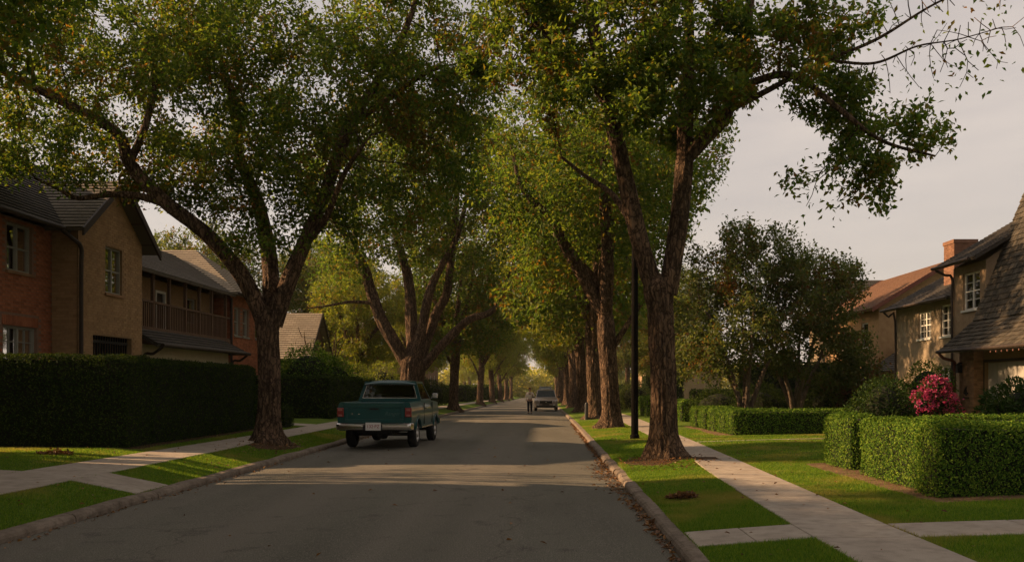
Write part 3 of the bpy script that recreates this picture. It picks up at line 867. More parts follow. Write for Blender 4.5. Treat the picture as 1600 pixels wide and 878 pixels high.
# --- tall street trees further on (two growths, then copies)
def tall_spec(seed, lean, natt, leaves, leaf, rough, low=6.6):
    rg = random.Random(seed)
    hf = 4.4
    limbs = []
    for a in range(5):
        an = a * 1.257 + rg.uniform(-.3, .3)
        sp = 0.9 if a else 0.25
        p = [(lean * .4, 0, hf - .3, .24)]
        for q in range(1, 6):
            t = q / 5
            p.append((lean * .4 + math.cos(an) * sp * (t * 3.6) + rg.uniform(-.2, .2) + lean * t, math.sin(an) * sp * (t * 3.6) + rg.uniform(-.2, .2), hf + t * (6.8 - 1.6 * sp) + rg.uniform(-.2, .2), .24 * (1 - t) ** .8 + .03))
        limbs.append(p)
    an = rg.uniform(0, 6)
    limbs.append([(0.1, 0, 3.0, .12), (.55 * math.cos(an), .55 * math.sin(an), 3.6, .10), (1.3 * math.cos(an), 1.3 * math.sin(an), 4.6, .07), (2.4 * math.cos(an), 2.4 * math.sin(an), 5.6, .04)])
    return dict(seed=seed, natt=natt, leaves=leaves, leaf=leaf, rust=-0.02, gap=-0.12, clump=1.2, D=0.42, infl=4.0, kill=0.58, spread=0.22, bstep=0.18, sides=20, leaf_r=0.024, tip=0.008, rough_limbs=rough,
        trunk=[(0, 0, -.2, .38), (.02, 0, .6, .335), (lean * .15, .03, 2.2, .30), (lean * .35, 0, 3.8, .31), (lean * .4, 0, hf + .25, .12)], limbs=limbs,
        ells=[(lean, 0, 9.6, 4.9, 4.8, 3.7), (lean * 1.6, .3, low, 3.6, 3.6, 1.9)])


proto_a = plant_tree('street_tree', 'slim street tree with a burl, next after the dark pole', 'tree', (2.5, 33, hz(2.5, 33)), grow_tree(tall_spec(41, -.5, 1900, 38000, .18, True)), MT['bark'], MT['leaf'], 'street trees lining the road')
proto_b = plant_tree('street_tree', 'upright street tree, third along the left kerb', 'tree', (-6.3, 63, hz(-6.3, 63)), grow_tree(tall_spec(57, .5, 1700, 33000, .22, True, 5.4)), MT['bark'], MT['leaf'], 'street trees lining the road')
G = 'street trees lining the road'
copy_tree(proto_b, (2.5, 42.6, hz(2.5, 42.6)), 'street tree with a short dark post at its foot', 2.3, 1.10, G)
rg = random.Random(5)
ordn = ['fourth', 'fifth', 'sixth', 'seventh', 'eighth', 'ninth', 'tenth']
for i, y in enumerate((57, 74, 92, 112, 134, 160)):
    copy_tree(proto_a if i % 2 else proto_b, (2.5, y, hz(2.5, y)), '%s street tree along the right kerb counted from the camera' % ordn[i], rg.uniform(0, 6), rg.uniform(.92, 1.08), G, leaf=MT['leaf_sunlit'])
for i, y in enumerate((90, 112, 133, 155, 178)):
    copy_tree(proto_b if i % 2 else proto_a, (-6.3, y, hz(-6.3, y)), '%s street tree along the left kerb counted from the camera' % ordn[i], rg.uniform(0, 6), rg.uniform(.92, 1.08), G, leaf=MT['leaf_sunlit'])
# the street bends far off: trees close the view there
for i, (x, y, s) in enumerate(((-12, 225, 1.1), (-21, 240, 1.15), (26, 228, 1.1), (12, 238, 1.2), (17, 226, 1.1), (-19, 232, 1.1))):
    copy_tree(proto_b, (x, y, hz(x, y)), ('%s pale distant tree at the bend closing the street' % ('first', 'second', 'third', 'fourth', 'fifth', 'sixth')[i]), rg.uniform(0, 6), s, 'trees where the street bends', leaf=MT['leaf_sunlit'], name='background_tree')
# unseen neighbour on the left verge, kept to shade the near right lawn
copy_tree(t_l1, (-7.4, 7.0, hz(-7.4, 7.0)), 'unseen street tree kept on the left verge to shade the near lawn', 1.57, 1.0, G)

for i, (x, y) in enumerate(((-6.9, -8), (2.6, -6), (-6.9, -24), (2.6, -22), (-12, -40), (-3, -42), (6, -40), (12, -16), (-16, -18))):  # unseen trees added behind the camera to cut the sky light from there
    copy_tree(proto_b if i % 2 else proto_a, (x, y, hz(x, y)), '%s unseen tree added behind the viewpoint to block sky light' % ('first', 'second', 'third', 'fourth', 'fifth', 'sixth', 'seventh', 'eighth', 'ninth')[i], i * 1.3, 1.05, 'unseen trees blocking light behind the viewpoint', name='background_tree')
# trees behind houses and in gardens; first two added unseen for shade
for lab, x, y, s, rz, lf in (
        ('tall unseen tree added behind the neighbour house to shade the near lawn', -22.5, 9.3, 1.2, 2.0, 'leaf_olive'),
        ('second tall unseen tree added behind the neighbour house for shade', -23.5, 1.5, 1.12, 4.0, 'leaf_olive'),
        ('tree coloured a sunlit yellow green behind the round shrubs, by the grey roof', -11.8, 57, .70, 1.0, 'leaf_sunlit'),
        ('yellow green garden tree behind the fan shaped tree', -9.9, 72, .72, 2.2, 'leaf_sunlit'),
        ('pale tree rising behind the balcony roof', -24, 62, .95, 0.4, 'leaf_olive'),
        ('dark tree behind the steep tan roof', -15.8, 66, .92, 3.3, 'leaf_olive'),
        ('dense tree at the back of the left gardens', -20, 88, 1.15, 4.0, 'leaf_olive'),
        ('leafy garden tree behind the right row of trunks', 8.2, 64, .66, 5.0, 'leaf_sunlit'),
        ('garden tree in front of the distant grey roof', 7.3, 52, .50, 1.7, 'leaf_olive'),
        ('tall tree far behind the right hand hedges', 14.5, 92, 1.05, 2.9, 'leaf_olive'),
        ('dense tree far along the left gardens', -15, 118, 1.1, 0.9, 'leaf_olive'),
        ('dense tree far along the right gardens', 12, 128, 1.1, 5.5, 'leaf_olive')):
    copy_tree(proto_b, (x, y, hz(x, y)), lab, rz, s, 'garden trees between the houses', leaf=MT[lf], name='background_tree')


# --- small many-stemmed trees on the right lawn
def small_spec(seed, n, natt, leaves, ells, spread):
    rg = random.Random(seed)
    limbs = []
    for a in range(n):
        an = 2 * math.pi * a / n + rg.uniform(-.4, .4)
        p = [(0.05 * math.cos(an), 0.05 * math.sin(an), .2, .085)]
        for q in range(1, 6):
            t = q / 5
            p.append((math.cos(an) * spread * t ** 1.1 * rg.uniform(.85, 1.15), math.sin(an) * spread * t ** 1.1, .2 + t * 4.1 * rg.uniform(.9, 1.1), .085 * (1 - t) + .016))
        limbs.append(p)
    return dict(seed=seed, natt=natt, leaves=int(leaves * .95), leaf=0.13, rust=0.0, gap=-0.12, D=0.28, infl=2.6, kill=0.36, spread=0.13, bstep=0.15, sides=12, leaf_r=0.014, tip=0.005,
        trunk=[(0, 0, -.15, .17), (0, 0, .15, .16), (0, 0, .35, .12)], limbs=limbs, ells=ells)


st1 = grow_tree(small_spec(71, 5, 1500, 26000, [(0, 0, 4.4, 2.5, 2.3, 2.5), (-1.3, -.3, 2.5, 1.5, 1.6, 1.2), (.4, 0, 5.9, 1.5, 1.6, 1.1)], 1.5))
st2 = grow_tree(small_spec(83, 5, 1700, 30000, [(.3, 0, 3.8, 2.6, 2.3, 2.5), (1.6, .2, 2.2, 1.6, 1.6, 1.4, 1.3), (2.6, 0, 1.5, .9, 1., .9, 1.3), (.9, 0, 5.2, 1.7, 1.6, 1.0), (-.6, -.2, 2.2, 1.4, 1.3, .8)], 1.6))
plant_tree('garden_tree', 'small pale stemmed tree behind the box hedge, nearer the big trunk', 'tree', (6.9, 30.5, hz(6.9, 30.5)), st1, MT['bark_pale'], MT['leaf_olive'], 'small garden trees behind the box hedge')
plant_tree('garden_tree', 'small pale stemmed tree behind the box hedge, nearer the houses', 'tree', (9.0, 32.0, hz(9.0, 32.0)), st2, MT['bark_pale'], MT['leaf_olive'], 'small garden trees behind the box hedge')
bare = grow_tree(dict(small_spec(97, 6, 500, 300, [(0, 0, 2.8, 1.6, 1.5, 1.3)], 1.3)))
plant_tree('bare_tree', 'small bare branching tree by the grey roof behind the shrubs', 'tree', (-12.4, 50.5, hz(-12.4, 50.5)), bare, MT['bark'], MT['leaf_olive'])
copy_tree(bpy.data.objects['bare_tree'], (-13.0, 16.3, hz(-13, 16.3)), 'bare tree added out of frame to streak the sunlight on the road', 1.1, 1.25)  # unseen copy added so its branches streak the sun band on the road
copy_tree(bpy.data.objects['bare_tree'], (-15.6, 17.5, hz(-15.6, 17.5)), 'taller bare tree added out of frame for more shadow streaks on the road', 3.0, 1.35, sz=1.9)  # second unseen copy, added for more streaks of shade


# ------------------------------------------------------------------ hedges and shrubs
def box_points(bx, n, rng, wob, top_wob=None):
    """points and outward normals over a rounded hedge block's sides and top"""
    x0, x1, y0, y1, z0, z1 = bx
    ax = [(x1 - x0) * (z1 - z0), (x1 - x0) * (z1 - z0), (y1 - y0) * (z1 - z0), (y1 - y0) * (z1 - z0), (x1 - x0) * (y1 - y0)]
    f = rng.choice(5, n, p=np.array(ax) / sum(ax))
    u, v = rng.random(n), rng.random(n)
    P = np.zeros((n, 3)); Nn = np.zeros((n, 3))
    for i in range(5):
        m = f == i
        if i < 2:
            P[m] = np.stack([x0 + u[m] * (x1 - x0), np.full(m.sum(), y0 if i == 0 else y1), z0 + v[m] * (z1 - z0)], 1); Nn[m] = (0, -1 if i == 0 else 1, 0)
        elif i < 4:
            P[m] = np.stack([np.full(m.sum(), x0 if i == 2 else x1), y0 + u[m] * (y1 - y0), z0 + v[m] * (z1 - z0)], 1); Nn[m] = (-1 if i == 2 else 1, 0, 0)
        else:
            P[m] = np.stack([x0 + u[m] * (x1 - x0), y0 + v[m] * (y1 - y0), np.full(m.sum(), z1)], 1); Nn[m] = (0, 0, 1)
    # round the edges: pull towards an inner box and push out along the true direction
    rad = min(0.16, 0.35 * min(x1 - x0, y1 - y0, z1 - z0))
    inn = np.stack([np.clip(P[:, 0], x0 + rad, x1 - rad), np.clip(P[:, 1], y0 + rad, y1 - rad), np.minimum(P[:, 2], z1 - rad)], 1)
    d = P - inn; ln = np.linalg.norm(d, axis=1)[:, None] + 1e-9
    P = inn + d / ln * rad; Nn = 0.5 * Nn + 0.5 * d / ln
    P += Nn * (vnoise(P, 1.7, 3.0) * wob + rng.normal(size=n) * 0.018)[:, None]
    return P, Nn


def hedge(label, blocks, dens, leaf, mat, group=None, wob=0.05, seed=1, slope=None, cat='hedge', name='hedge'):
    """blocks (x0,x1,y0,y1,height): clipped hedge standing on the ground"""
    rng = np.random.default_rng(seed)
    cx, cy = np.mean([b[0] + b[1] for b in blocks]) / 2, np.mean([b[2] + b[3] for b in blocks]) / 2
    t = thing(name, label, cat, (cx, cy, hz(cx, cy)), group)
    VV, FF, k = [], [], 0
    core = MB()
    for (x0, x1, y0, y1, ht) in blocks:
        z0 = min(hz(a, b) for a in (x0, x1) for b in (y0, y1)); z1 = max(z0, hz((x0 + x1) / 2, (y0 + y1) / 2) - .05) + ht
        area = 2 * ((x1 - x0) + (y1 - y0)) * ht + (x1 - x0) * (y1 - y0)
        P, Nn = box_points((x0, x1, y0, y1, z0 + .02, z1), int(area * dens), rng, wob)
        if slope: P[:, 2] = z0 + (P[:, 2] - z0) * slope(P)
        n = len(P)
        ax = rng.normal(size=(n, 3)) * 0.8 + np.array([0, 0, .3]); ax -= Nn * ((ax * Nn).sum(1) - .22)[:, None]; nm = Nn + rng.normal(size=(n, 3)) * 0.32
        L = leaf * rng.uniform(.7, 1.35, n)
        V, F = leaf_geo(P, ax, nm, L, L * rng.uniform(.42, .6, n), 0.1)
        VV.append(V); FF.append(F + k); k += len(V)
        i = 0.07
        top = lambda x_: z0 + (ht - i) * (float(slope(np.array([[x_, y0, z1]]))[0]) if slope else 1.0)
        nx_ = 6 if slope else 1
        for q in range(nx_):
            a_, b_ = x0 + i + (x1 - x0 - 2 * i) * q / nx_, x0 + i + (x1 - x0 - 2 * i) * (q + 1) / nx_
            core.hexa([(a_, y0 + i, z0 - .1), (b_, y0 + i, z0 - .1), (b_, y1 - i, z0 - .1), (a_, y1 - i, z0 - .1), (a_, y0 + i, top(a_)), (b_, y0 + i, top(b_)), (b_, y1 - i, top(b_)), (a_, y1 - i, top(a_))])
    V = np.vstack(VV) - np.array(t.location)
    link_mesh('foliage', np_mesh('foliage', V, np.vstack(FF)), mat, t)
    core.build('twigs', MT['core'], t)['kind'] = 'stuff'
    return t


HG = 'clipped hedges on the right lawns'
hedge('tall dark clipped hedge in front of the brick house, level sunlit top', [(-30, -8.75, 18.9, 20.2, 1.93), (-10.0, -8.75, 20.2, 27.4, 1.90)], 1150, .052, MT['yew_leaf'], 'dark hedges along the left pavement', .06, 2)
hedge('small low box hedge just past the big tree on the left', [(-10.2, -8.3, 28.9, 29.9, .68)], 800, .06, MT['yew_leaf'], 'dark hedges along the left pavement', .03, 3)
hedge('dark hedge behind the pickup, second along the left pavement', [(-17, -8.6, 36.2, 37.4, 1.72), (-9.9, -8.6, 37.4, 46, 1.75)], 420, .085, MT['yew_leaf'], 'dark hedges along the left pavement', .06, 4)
sl = lambda P: 1.0 - 0.035 * np.clip(P[:, 0] - 5.3, 0, 5)
hedge('long clipped hedge nearest the camera with a sunlit side', [(5.20, 5.85, 12.1, 14.75, .95), (5.08, 11.5, 11.6, 12.25, .97)], 3200, .034, MT['hedge_leaf'], HG, .05, 5, sl)
hedge('narrow clipped hedge block behind the dark notch', [(5.25, 5.8, 15.35, 16.8, .93)], 3000, .034, MT['hedge_leaf'], HG, .04, 6)
hedge('low hedge line seen over the nearest hedge, by the garage', [(6.6, 13, 15.4, 16.2, .88)], 1500, .04, MT['hedge_leaf'], HG, .04, 7)
hedge('box hedge with a dark front and notched sunlit flank', [(5.5, 10.8, 26.0, 27.0, .74), (5.46, 6.3, 27.06, 28.3, .74), (5.42, 6.3, 28.4, 29.6, .75), (5.36, 6.2, 29.75, 30.9, .74), (5.3, 6.2, 31.1, 32.2, .73)], 1300, .048, MT['hedge_leaf'], HG, .04, 8)
hedge('further box hedge across the lawn past the notched one', [(5.6, 9.4, 36.3, 37.3, .85), (5.5, 6.3, 37.3, 40, .85)], 420, .08, MT['hedge_leaf'], HG, .04, 9)
hedge('furthest dark box hedge beside the slim trunks', [(5.1, 6.4, 44, 48, .95)], 350, .09, MT['hedge_leaf'], HG, .04, 10)
hedge('dark box hedge in front of the small trees at mid lawn', [(6.9, 12, 41.2, 42.2, 1.25)], 350, .09, MT['yew_leaf'], HG, .04, 12)
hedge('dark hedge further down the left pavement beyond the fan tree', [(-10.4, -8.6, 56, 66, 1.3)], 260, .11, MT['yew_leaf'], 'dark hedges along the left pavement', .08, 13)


def shrub(name, label, x, y, lobes, dens, leaf, mat, group=None, seed=1, flowers=None, cat='shrub'):
    """lobes (dx,dy,dz,rx,ry,rz): leafy mounds round one plant"""
    rng = np.random.default_rng(seed)
    z0 = hz(x, y)
    t = thing(name, label, cat, (x, y, z0), group)
    VV, FF, k, QV, QF, q = [], [], 0, [], [], 0
    core = MB()
    for (dx, dy, dz, ax_, ay, az) in lobes:
        r = np.array([ax_, ay, az]); c = np.array([dx, dy, dz])
        n = int(dens * 4 * math.pi * ((ax_ * ay) ** 1.6 / 3 + (ax_ * az) ** 1.6 / 3 + (ay * az) ** 1.6 / 3) ** (1 / 1.6))
        d = rng.normal(size=(n, 3)); d /= np.linalg.norm(d, axis=1)[:, None]
        rr_ = 1 + vnoise(d * r, 1.8, seed + dx) * .28 + rng.normal(size=n) * .05 - rng.random(n) ** 3 * .25
        P = c + d * r * rr_[:, None]
        ok = P[:, 2] > 0.02
        P, d = P[ok], d[ok]; n = len(P)
        L = leaf * rng.uniform(.7, 1.35, n)
        V, F = leaf_geo(P, rng.normal(size=(n, 3)) * .7 + d * .7, d + rng.normal(size=(n, 3)) * .6 + np.array([0, 0, .3]), L, L * rng.uniform(.35, .5, n))
        VV.append(V); FF.append(F + k); k += len(V)
        if flowers:
            m = int(n * flowers[1])
            hub = rng.integers(0, n, m)
            per = 7
            cc = np.repeat(P[hub] + d[hub] * .04, per, 0) + rng.normal(size=(m * per, 3)) * .035
            dd = np.repeat(d[hub], per, 0)
            V, F = leaf_geo(cc, rng.normal(size=(m * per, 3)) + dd * .4, dd + rng.normal(size=(m * per, 3)) * .4, .075, .065)
            QV.append(V); QF.append(F + q); q += len(V)
        prof = [(0.02, az * -.72)] + [(0.72 * math.cos(a), .72 * az * math.sin(a)) for a in np.linspace(-1.2, 1.2, 7)] + [(0.02, az * .72)]
        b = MB(); b.lathe([(p[0], p[1]) for p in prof], (0, 0, 0), 'z', 12)
        core.add([(x + dx + p[0] * ax_, y + dy + p[1] * ay, z0 + max(dz + p[2], .02)) for p in b.v], b.f)
    link_mesh('foliage', np_mesh('foliage', np.vstack(VV), np.vstack(FF)), mat, t)
    if QV: link_mesh('blossom', np_mesh('blossom', np.vstack(QV), np.vstack(QF)), flowers[0], t)
    core.build('twigs', MT['core'], t)
    return t


SG = 'garden shrubs by the right hand houses'
shrub('shrub', 'large dark rounded shrub beside the pink azalea', 9.7, 25.6, [(0, 0, .75, .72, .7, .85), (-.5, .2, .45, .45, .5, .5), (.5, .1, .5, .45, .5, .55)], 520, .085, MT['shrub_leaf'], SG, 21)
shrub('azalea', 'bright pink flowering azalea bush by the brick pier', 11.75, 26.8, [(0, 0, .88, .5, .5, .70), (.46, .1, .55, .36, .4, .5), (-.45, -.1, .62, .42, .4, .5), (-.1, -.2, 1.25, .3, .3, .3)], 420, .08, MT['shrub_leaf'], None, 22, (MT['petal'], .14), 'azalea')
shrub('shrub', 'round dark bush under the stucco wall behind the azalea', 12.9, 30.0, [(0, 0, 1.1, .8, .7, 1.0)], 380, .09, MT['hedge_leaf'], SG, 23)
shrub('shrub', 'low russet shrub behind the large dark shrub', 12.0, 31.6, [(0, 0, .9, .9, .7, .85), (-.8, .3, .8, .7, .6, .7)], 260, .09, MT['red_leaf'], SG, 24)
shrub('shrub', 'glossy broad leaved shrub in front of the garage door', 10.9, 20.2, [(0, 0, .7, .95, .8, .72), (.9, .1, .85, .9, .8, .8), (-.6, -.2, .45, .5, .5, .5)], 420, .12, MT['shrub_leaf'], SG, 25)
shrub('shrub', 'clipped green dome behind the box hedge, between the small trees', 8.2, 34.0, [(0, 0, .55, 1.1, 1.0, .85)], 420, .07, MT['yew_leaf'], SG, 26)
shrub('shrub', 'clipped green dome to the road side of the small trees', 6.9, 35.2, [(0, 0, .5, 1.15, 1.0, .85)], 420, .07, MT['yew_leaf'], SG, 27)
shrub('shrub', 'loose dark shrub under the small tree nearer the houses', 10.7, 33.2, [(0, 0, .6, 1.0, .9, .8), (1.2, .2, .7, 1.0, .8, .9)], 300, .10, MT['yew_leaf'], SG, 28)
LG = 'garden shrubs behind the left hedges'
shrub('shrub', 'big dark rounded shrub rising over the second left hedge', -11.0, 42.0, [(0, 0, 1.6, 1.5, 1.3, 1.6), (1.2, .2, 1.3, 1.1, 1.0, 1.3), (-1.3, 0, 1.2, 1.1, 1., 1.2)], 260, .11, MT['hedge_leaf'], LG, 31)
shrub('shrub', 'rounded hedge shrub coloured a sunlit yellow green behind the pickup cab', -8.9, 49.5, [(0, 0, 1.2, 1.2, 1.2, 1.35), (-1.3, .2, 1.2, 1.1, 1.0, 1.3)], 260, .10, MT['leaf_sunlit'], LG, 32)
shrub('shrub', 'low leafy shrub at the wall of the small tan roofed house', -14.0, 46.0, [(0, 0, 1.1, 1.6, 1., 1.3), (1.4, 0, 1., 1.2, 1., 1.2)], 240, .11, MT['leaf_olive'], LG, 33)
shrub('shrub', 'dark round bush near the third left trunk', -8.6, 60.5, [(0, 0, .8, 1.1, 1.1, 1.0), (-.6, 1.2, 1.0, 1.2, 1.1, 1.1)], 240, .12, MT['yew_leaf'], LG, 34)
shrub('shrub', 'dark spreading bush further on along the left gardens', -9.5, 76, [(0, 0, .9, 1.5, 1.4, 1.1), (-1.8, 0, 1.2, 1.6, 1.4, 1.4)], 200, .13, MT['yew_leaf'], LG, 35)
shrub('shrub', 'round green bush on the right lawn far beyond the pole', 6.0, 58, [(0, 0, .8, 1.1, 1.1, 1.0)], 200, .12, MT['leaf_olive'], SG, 36)

hedge('tall dark hedge screening the gardens behind the small trees', [(10.5, 15.8, 47, 48.4, 2.6), (8.0, 11.0, 70, 72, 2.4)], 160, .13, MT['yew_leaf'], HG, .1, 14)
rng = np.random.default_rng(77)
n = 26000
fx = rng.uniform(-90, 90, n); fy = rng.uniform(246, 275, n)
top_ = 9 + 5 * np.array([noise.noise(Vector((a * .07, 3.3, 0))) for a in fx]) + rng.normal(size=n) * .6
fz = -2.3 + top_ * rng.random(n) ** .8
P = np.stack([fx, fy, fz], 1)
V, F = leaf_geo(P, rng.normal(size=(n, 3)), rng.normal(size=(n, 3)) + np.array([0, 0, .6]), rng.uniform(.8, 1.7, n), rng.uniform(.6, 1.1, n))
tag(link_mesh('far_wood', leaf_mesh('far_wood', V, F, np.zeros(n)), MT['leaf_far_glow']), 'wood coloured pale as if sunlit, closing the far end of the street', 'wood', kind='stuff')
for i, (x, y, w_, ht) in enumerate(((-13.5, 84, 4.2, 1.5), (-13, 100, 4.4, 1.7), (-11.5, 122, 3.6, 2.0), (-11, 142, 3.4, 2.2), (-11, 165, 3.4, 2.2), (-11, 190, 3.4, 2.4))):
    hedge('%s dark hedge of the far left gardens' % ('first', 'second', 'third', 'fourth', 'fifth', 'sixth')[i], [(x, x + w_, y, y + 12, ht)], 40, .28, MT['yew_leaf'], 'hedges of the far gardens', .12, 40 + i)
for i, (x, y, w_, ht) in enumerate(((5.2, 62, 4, 1.3), (5.2, 82, 4, 1.6), (5.2, 100, 4.2, 1.9), (5.2, 124, 4.2, 2.1), (5.2, 150, 4.2, 2.3), (5.2, 180, 4.2, 2.4))):
    hedge('%s dark hedge of the far right gardens' % ('first', 'second', 'third', 'fourth', 'fifth', 'sixth')[i], [(x, x + w_, y, y + 12, ht)], 40, .28, MT['yew_leaf'], 'hedges of the far gardens', .12, 50 + i)

# bare earth under the hedges and tree feet


def patch(label, outline, mat, lift=0.010, name='soil_bed'):
    c = np.mean(outline, axis=0)
    n = len(outline)
    rings = [[tuple(c + (np.array(p) - c) * s) for p in outline] for s in (1.0, .75, .45)]
    V = [(x, y, hz(x, y) + lift * (1 if i else .3)) for i, rg_ in enumerate(rings) for x, y in rg_] + [(c[0], c[1], hz(*c) + lift)]
    F = [(i * n + j, i * n + (j + 1) % n, (i + 1) * n + (j + 1) % n, (i + 1) * n + j) for i in range(2) for j in range(n)]
    me = bpy.data.meshes.new(name); me.from_pydata(V, [], F + [(2 * n + j, 2 * n + (j + 1) % n, 3 * n) for j in range(n)]); me.update()
    PATCHES.append(np.array(outline, float))
    return tag(link_mesh(name, me, mat), label, kind='structure')


PATCHES = []


def wobbly(cx, cy, rx_, ry_, n=22, seed=0):
    return [(cx + rx_ * math.cos(2 * math.pi * i / n) * (1 + .22 * noise.noise(Vector((i * .9, seed, 0)))), cy + ry_ * math.sin(2 * math.pi * i / n) * (1 + .22 * noise.noise(Vector((i * .9, seed, 4))))) for i in range(n)]


def edge_bed(x0, x1, y0, y1, seed):
    pts = []
    for a, b in (((x0, y0), (x1, y0)), ((x1, y0), (x1, y1)), ((x1, y1), (x0, y1)), ((x0, y1), (x0, y0))):
        for i in range(8):
            t = i / 8; p = (a[0] + (b[0] - a[0]) * t, a[1] + (b[1] - a[1]) * t)
            pts.append((p[0] + .1 * noise.noise(Vector((p[0] * 2, p[1] * 2, seed))), p[1] + .1 * noise.noise(Vector((p[0] * 2, p[1] * 2, seed + 5)))))
    return pts


patch('pale dry earth at the foot of the nearest hedge', edge_bed(4.9, 5.9, 11.6, 16.9, 1), MT['soil'])
patch('pale dry earth under the front of the nearest hedge', edge_bed(4.95, 11.6, 11.22, 11.95, 2), MT['soil'], .016)
patch('strip of earth beside the notched box hedge', edge_bed(5.1, 6.0, 26.2, 32.4, 3), MT['soil'])
patch('brown mulch round the foot of the big left tree', wobbly(-6.72, 22.2, .62, 1.35, 22, 2), MT['mulch'])
patch('brown mulch round the roots of the twin stemmed tree', wobbly(2.22, 18.0, .60, .95, 22, 5), MT['mulch'])
patch('dark earth along the tall hedge', edge_bed(-30, -8.62, 18.62, 19.3, 4), MT['mulch'])
patch('dark earth between tall hedge and pavement', edge_bed(-8.95, -8.52, 18.9, 28.2, 6), MT['mulch'])

# ------------------------------------------------------------------ grass: blades where they can be seen, then leaf litter
TRUNKS = [(-6.8, 22.1, .45), (2.47, 18, .55), (2.5, 33, .45), (2.63, 25.6, .14)]
HBOX = [(-30, -8.75, 18.9, 20.2), (-10, -8.75, 20.2, 28.2), (5.20, 5.85, 12.1, 14.75), (5.08, 11.5, 11.6, 12.25), (5.25, 5.8, 15.35, 16.8), (6.6, 13, 15.4, 16.2), (5.4, 10.8, 26, 27), (-10.2, -8.3, 28.9, 29.9)]


def inside(poly, X, Y):
    c = np.zeros(len(X), bool); j = len(poly) - 1
    for i in range(len(poly)):
        xi, yi = poly[i]; xj, yj = poly[j]
        c ^= ((yi > Y) != (yj > Y)) & (X < (xj - xi) * (Y - yi) / (yj - yi + 1e-12) + xi)
        j = i
    return c


def grass_points(rng, x0, x1, y0, y1, dens):
    n = int((x1 - x0) * (y1 - y0) * dens)
    X = rng.uniform(x0, x1, n); Y = rng.uniform(y0, y1, n)
    ok = np.abs((X / Y * 1400 + 848) - 800) < 850
    for a, b, r in TRUNKS: ok &= (X - a) ** 2 + (Y - b) ** 2 > r * r
    for b in HBOX: ok &= ~((X > b[0]) & (X < b[1]) & (Y > b[2]) & (Y < b[3]))
    X, Y = X[ok], Y[ok]
    bad = np.zeros(len(X), bool)
    for q in PAVED:
        if q[:, 1].max() < y0 or q[:, 1].min() > y1 or q[:, 0].max() < x0 or q[:, 0].min() > x1: continue
        bad |= inside(q, X, Y)
    for q in PATCHES:
        if q[:, 1].max() < y0 or q[:, 1].min() > y1: continue
        bad |= inside(q, X, Y) & (rng.random(len(X)) < .93)
    return X[~bad], Y[~bad]


rng = np.random.default_rng(4)
GV, GF, GT, kk = [], [], [], 0
for (x0, x1, y0, y1, dn, ht, wd) in (
        (1.52, 2.75, 7, 13, 9000, .042, .0075), (3.6, 9, 7, 12, 7000, .042, .0075), (1.52, 3.3, 13, 22, 4600, .034, .011), (3.6, 10, 12, 18, 3800, .034, .011),
        (3.9, 11, 18, 30, 1300, .034, .018), (1.52, 3.4, 22, 40, 1300, .034, .018),
        (-7.0, -5.98, 9, 16, 5600, .034, .009), (-7.0, -5.98, 16, 26, 3600, .034, .012), (-16, -8.1, 11, 19, 2600, .034, .012), (-8.8, -8.0, 19, 30, 2400, .034, .013), (-7.0, -5.98, 26, 42, 1300, .034, .018)):
    X, Y = grass_points(rng, x0, x1, y0, y1, dn)
    n = len(X)
    if not n: continue
    B = np.stack([X, Y, h(X, Y) - .004], 1)
    a = rng.uniform(0, 6.283, n); w = wd * rng.uniform(.6, 1.3, n)
    s = np.stack([np.cos(a), np.sin(a), np.zeros(n)], 1) * w[:, None] * .5
    hh = ht * rng.uniform(.5, 1.25, n) * (1 + .35 * vnoise(B, .9, 2.0))
    lean = rng.normal(size=(n, 2)) * .45
    tipv = B + np.stack([lean[:, 0] * hh, lean[:, 1] * hh, hh], 1)
    V = np.stack([B - s, B + s, tipv], 1).reshape(-1, 3)
    GV.append(V); GF.append(np.arange(3 * n).reshape(-1, 3) + kk); kk += 3 * n
    GT.append(np.repeat(np.clip(vnoise(B, .7, 8.0) * 1.2 - .04 + vnoise(B, 3.1, 3.0) * .5 + (rng.random(n) < .06) * .8, 0, .85), 3))
me = np_mesh('grass', np.vstack(GV), np.vstack(GF))
a = me.attributes.new('tint', 'FLOAT', 'POINT'); a.data.foreach_set('value', np.concatenate(GT).astype(np.float32))
tag(link_mesh('grass', me, MT['grass_blade']), 'short mown grass blades on the verges and lawns', 'grass', kind='stuff')


def litter(name, label, X, Y, Z, size, seed, mat=None, flat=.25):
    rng = np.random.default_rng(seed)
    n = len(X)
    c = np.stack([X, Y, Z], 1)
    ax = rng.normal(size=(n, 3)); ax[:, 2] *= flat
    nm = rng.normal(size=(n, 3)) * .35 + np.array([0, 0, 1])
    L = size * rng.uniform(.6, 1.4, n)
    V, F = leaf_geo(c, ax, nm, L, L * rng.uniform(.4, .65, n), .18)
    return tag(link_mesh(name, np_mesh(name, V, F), mat or MT['dry_leaf']), label, name.replace('_', ' '), kind='stuff')


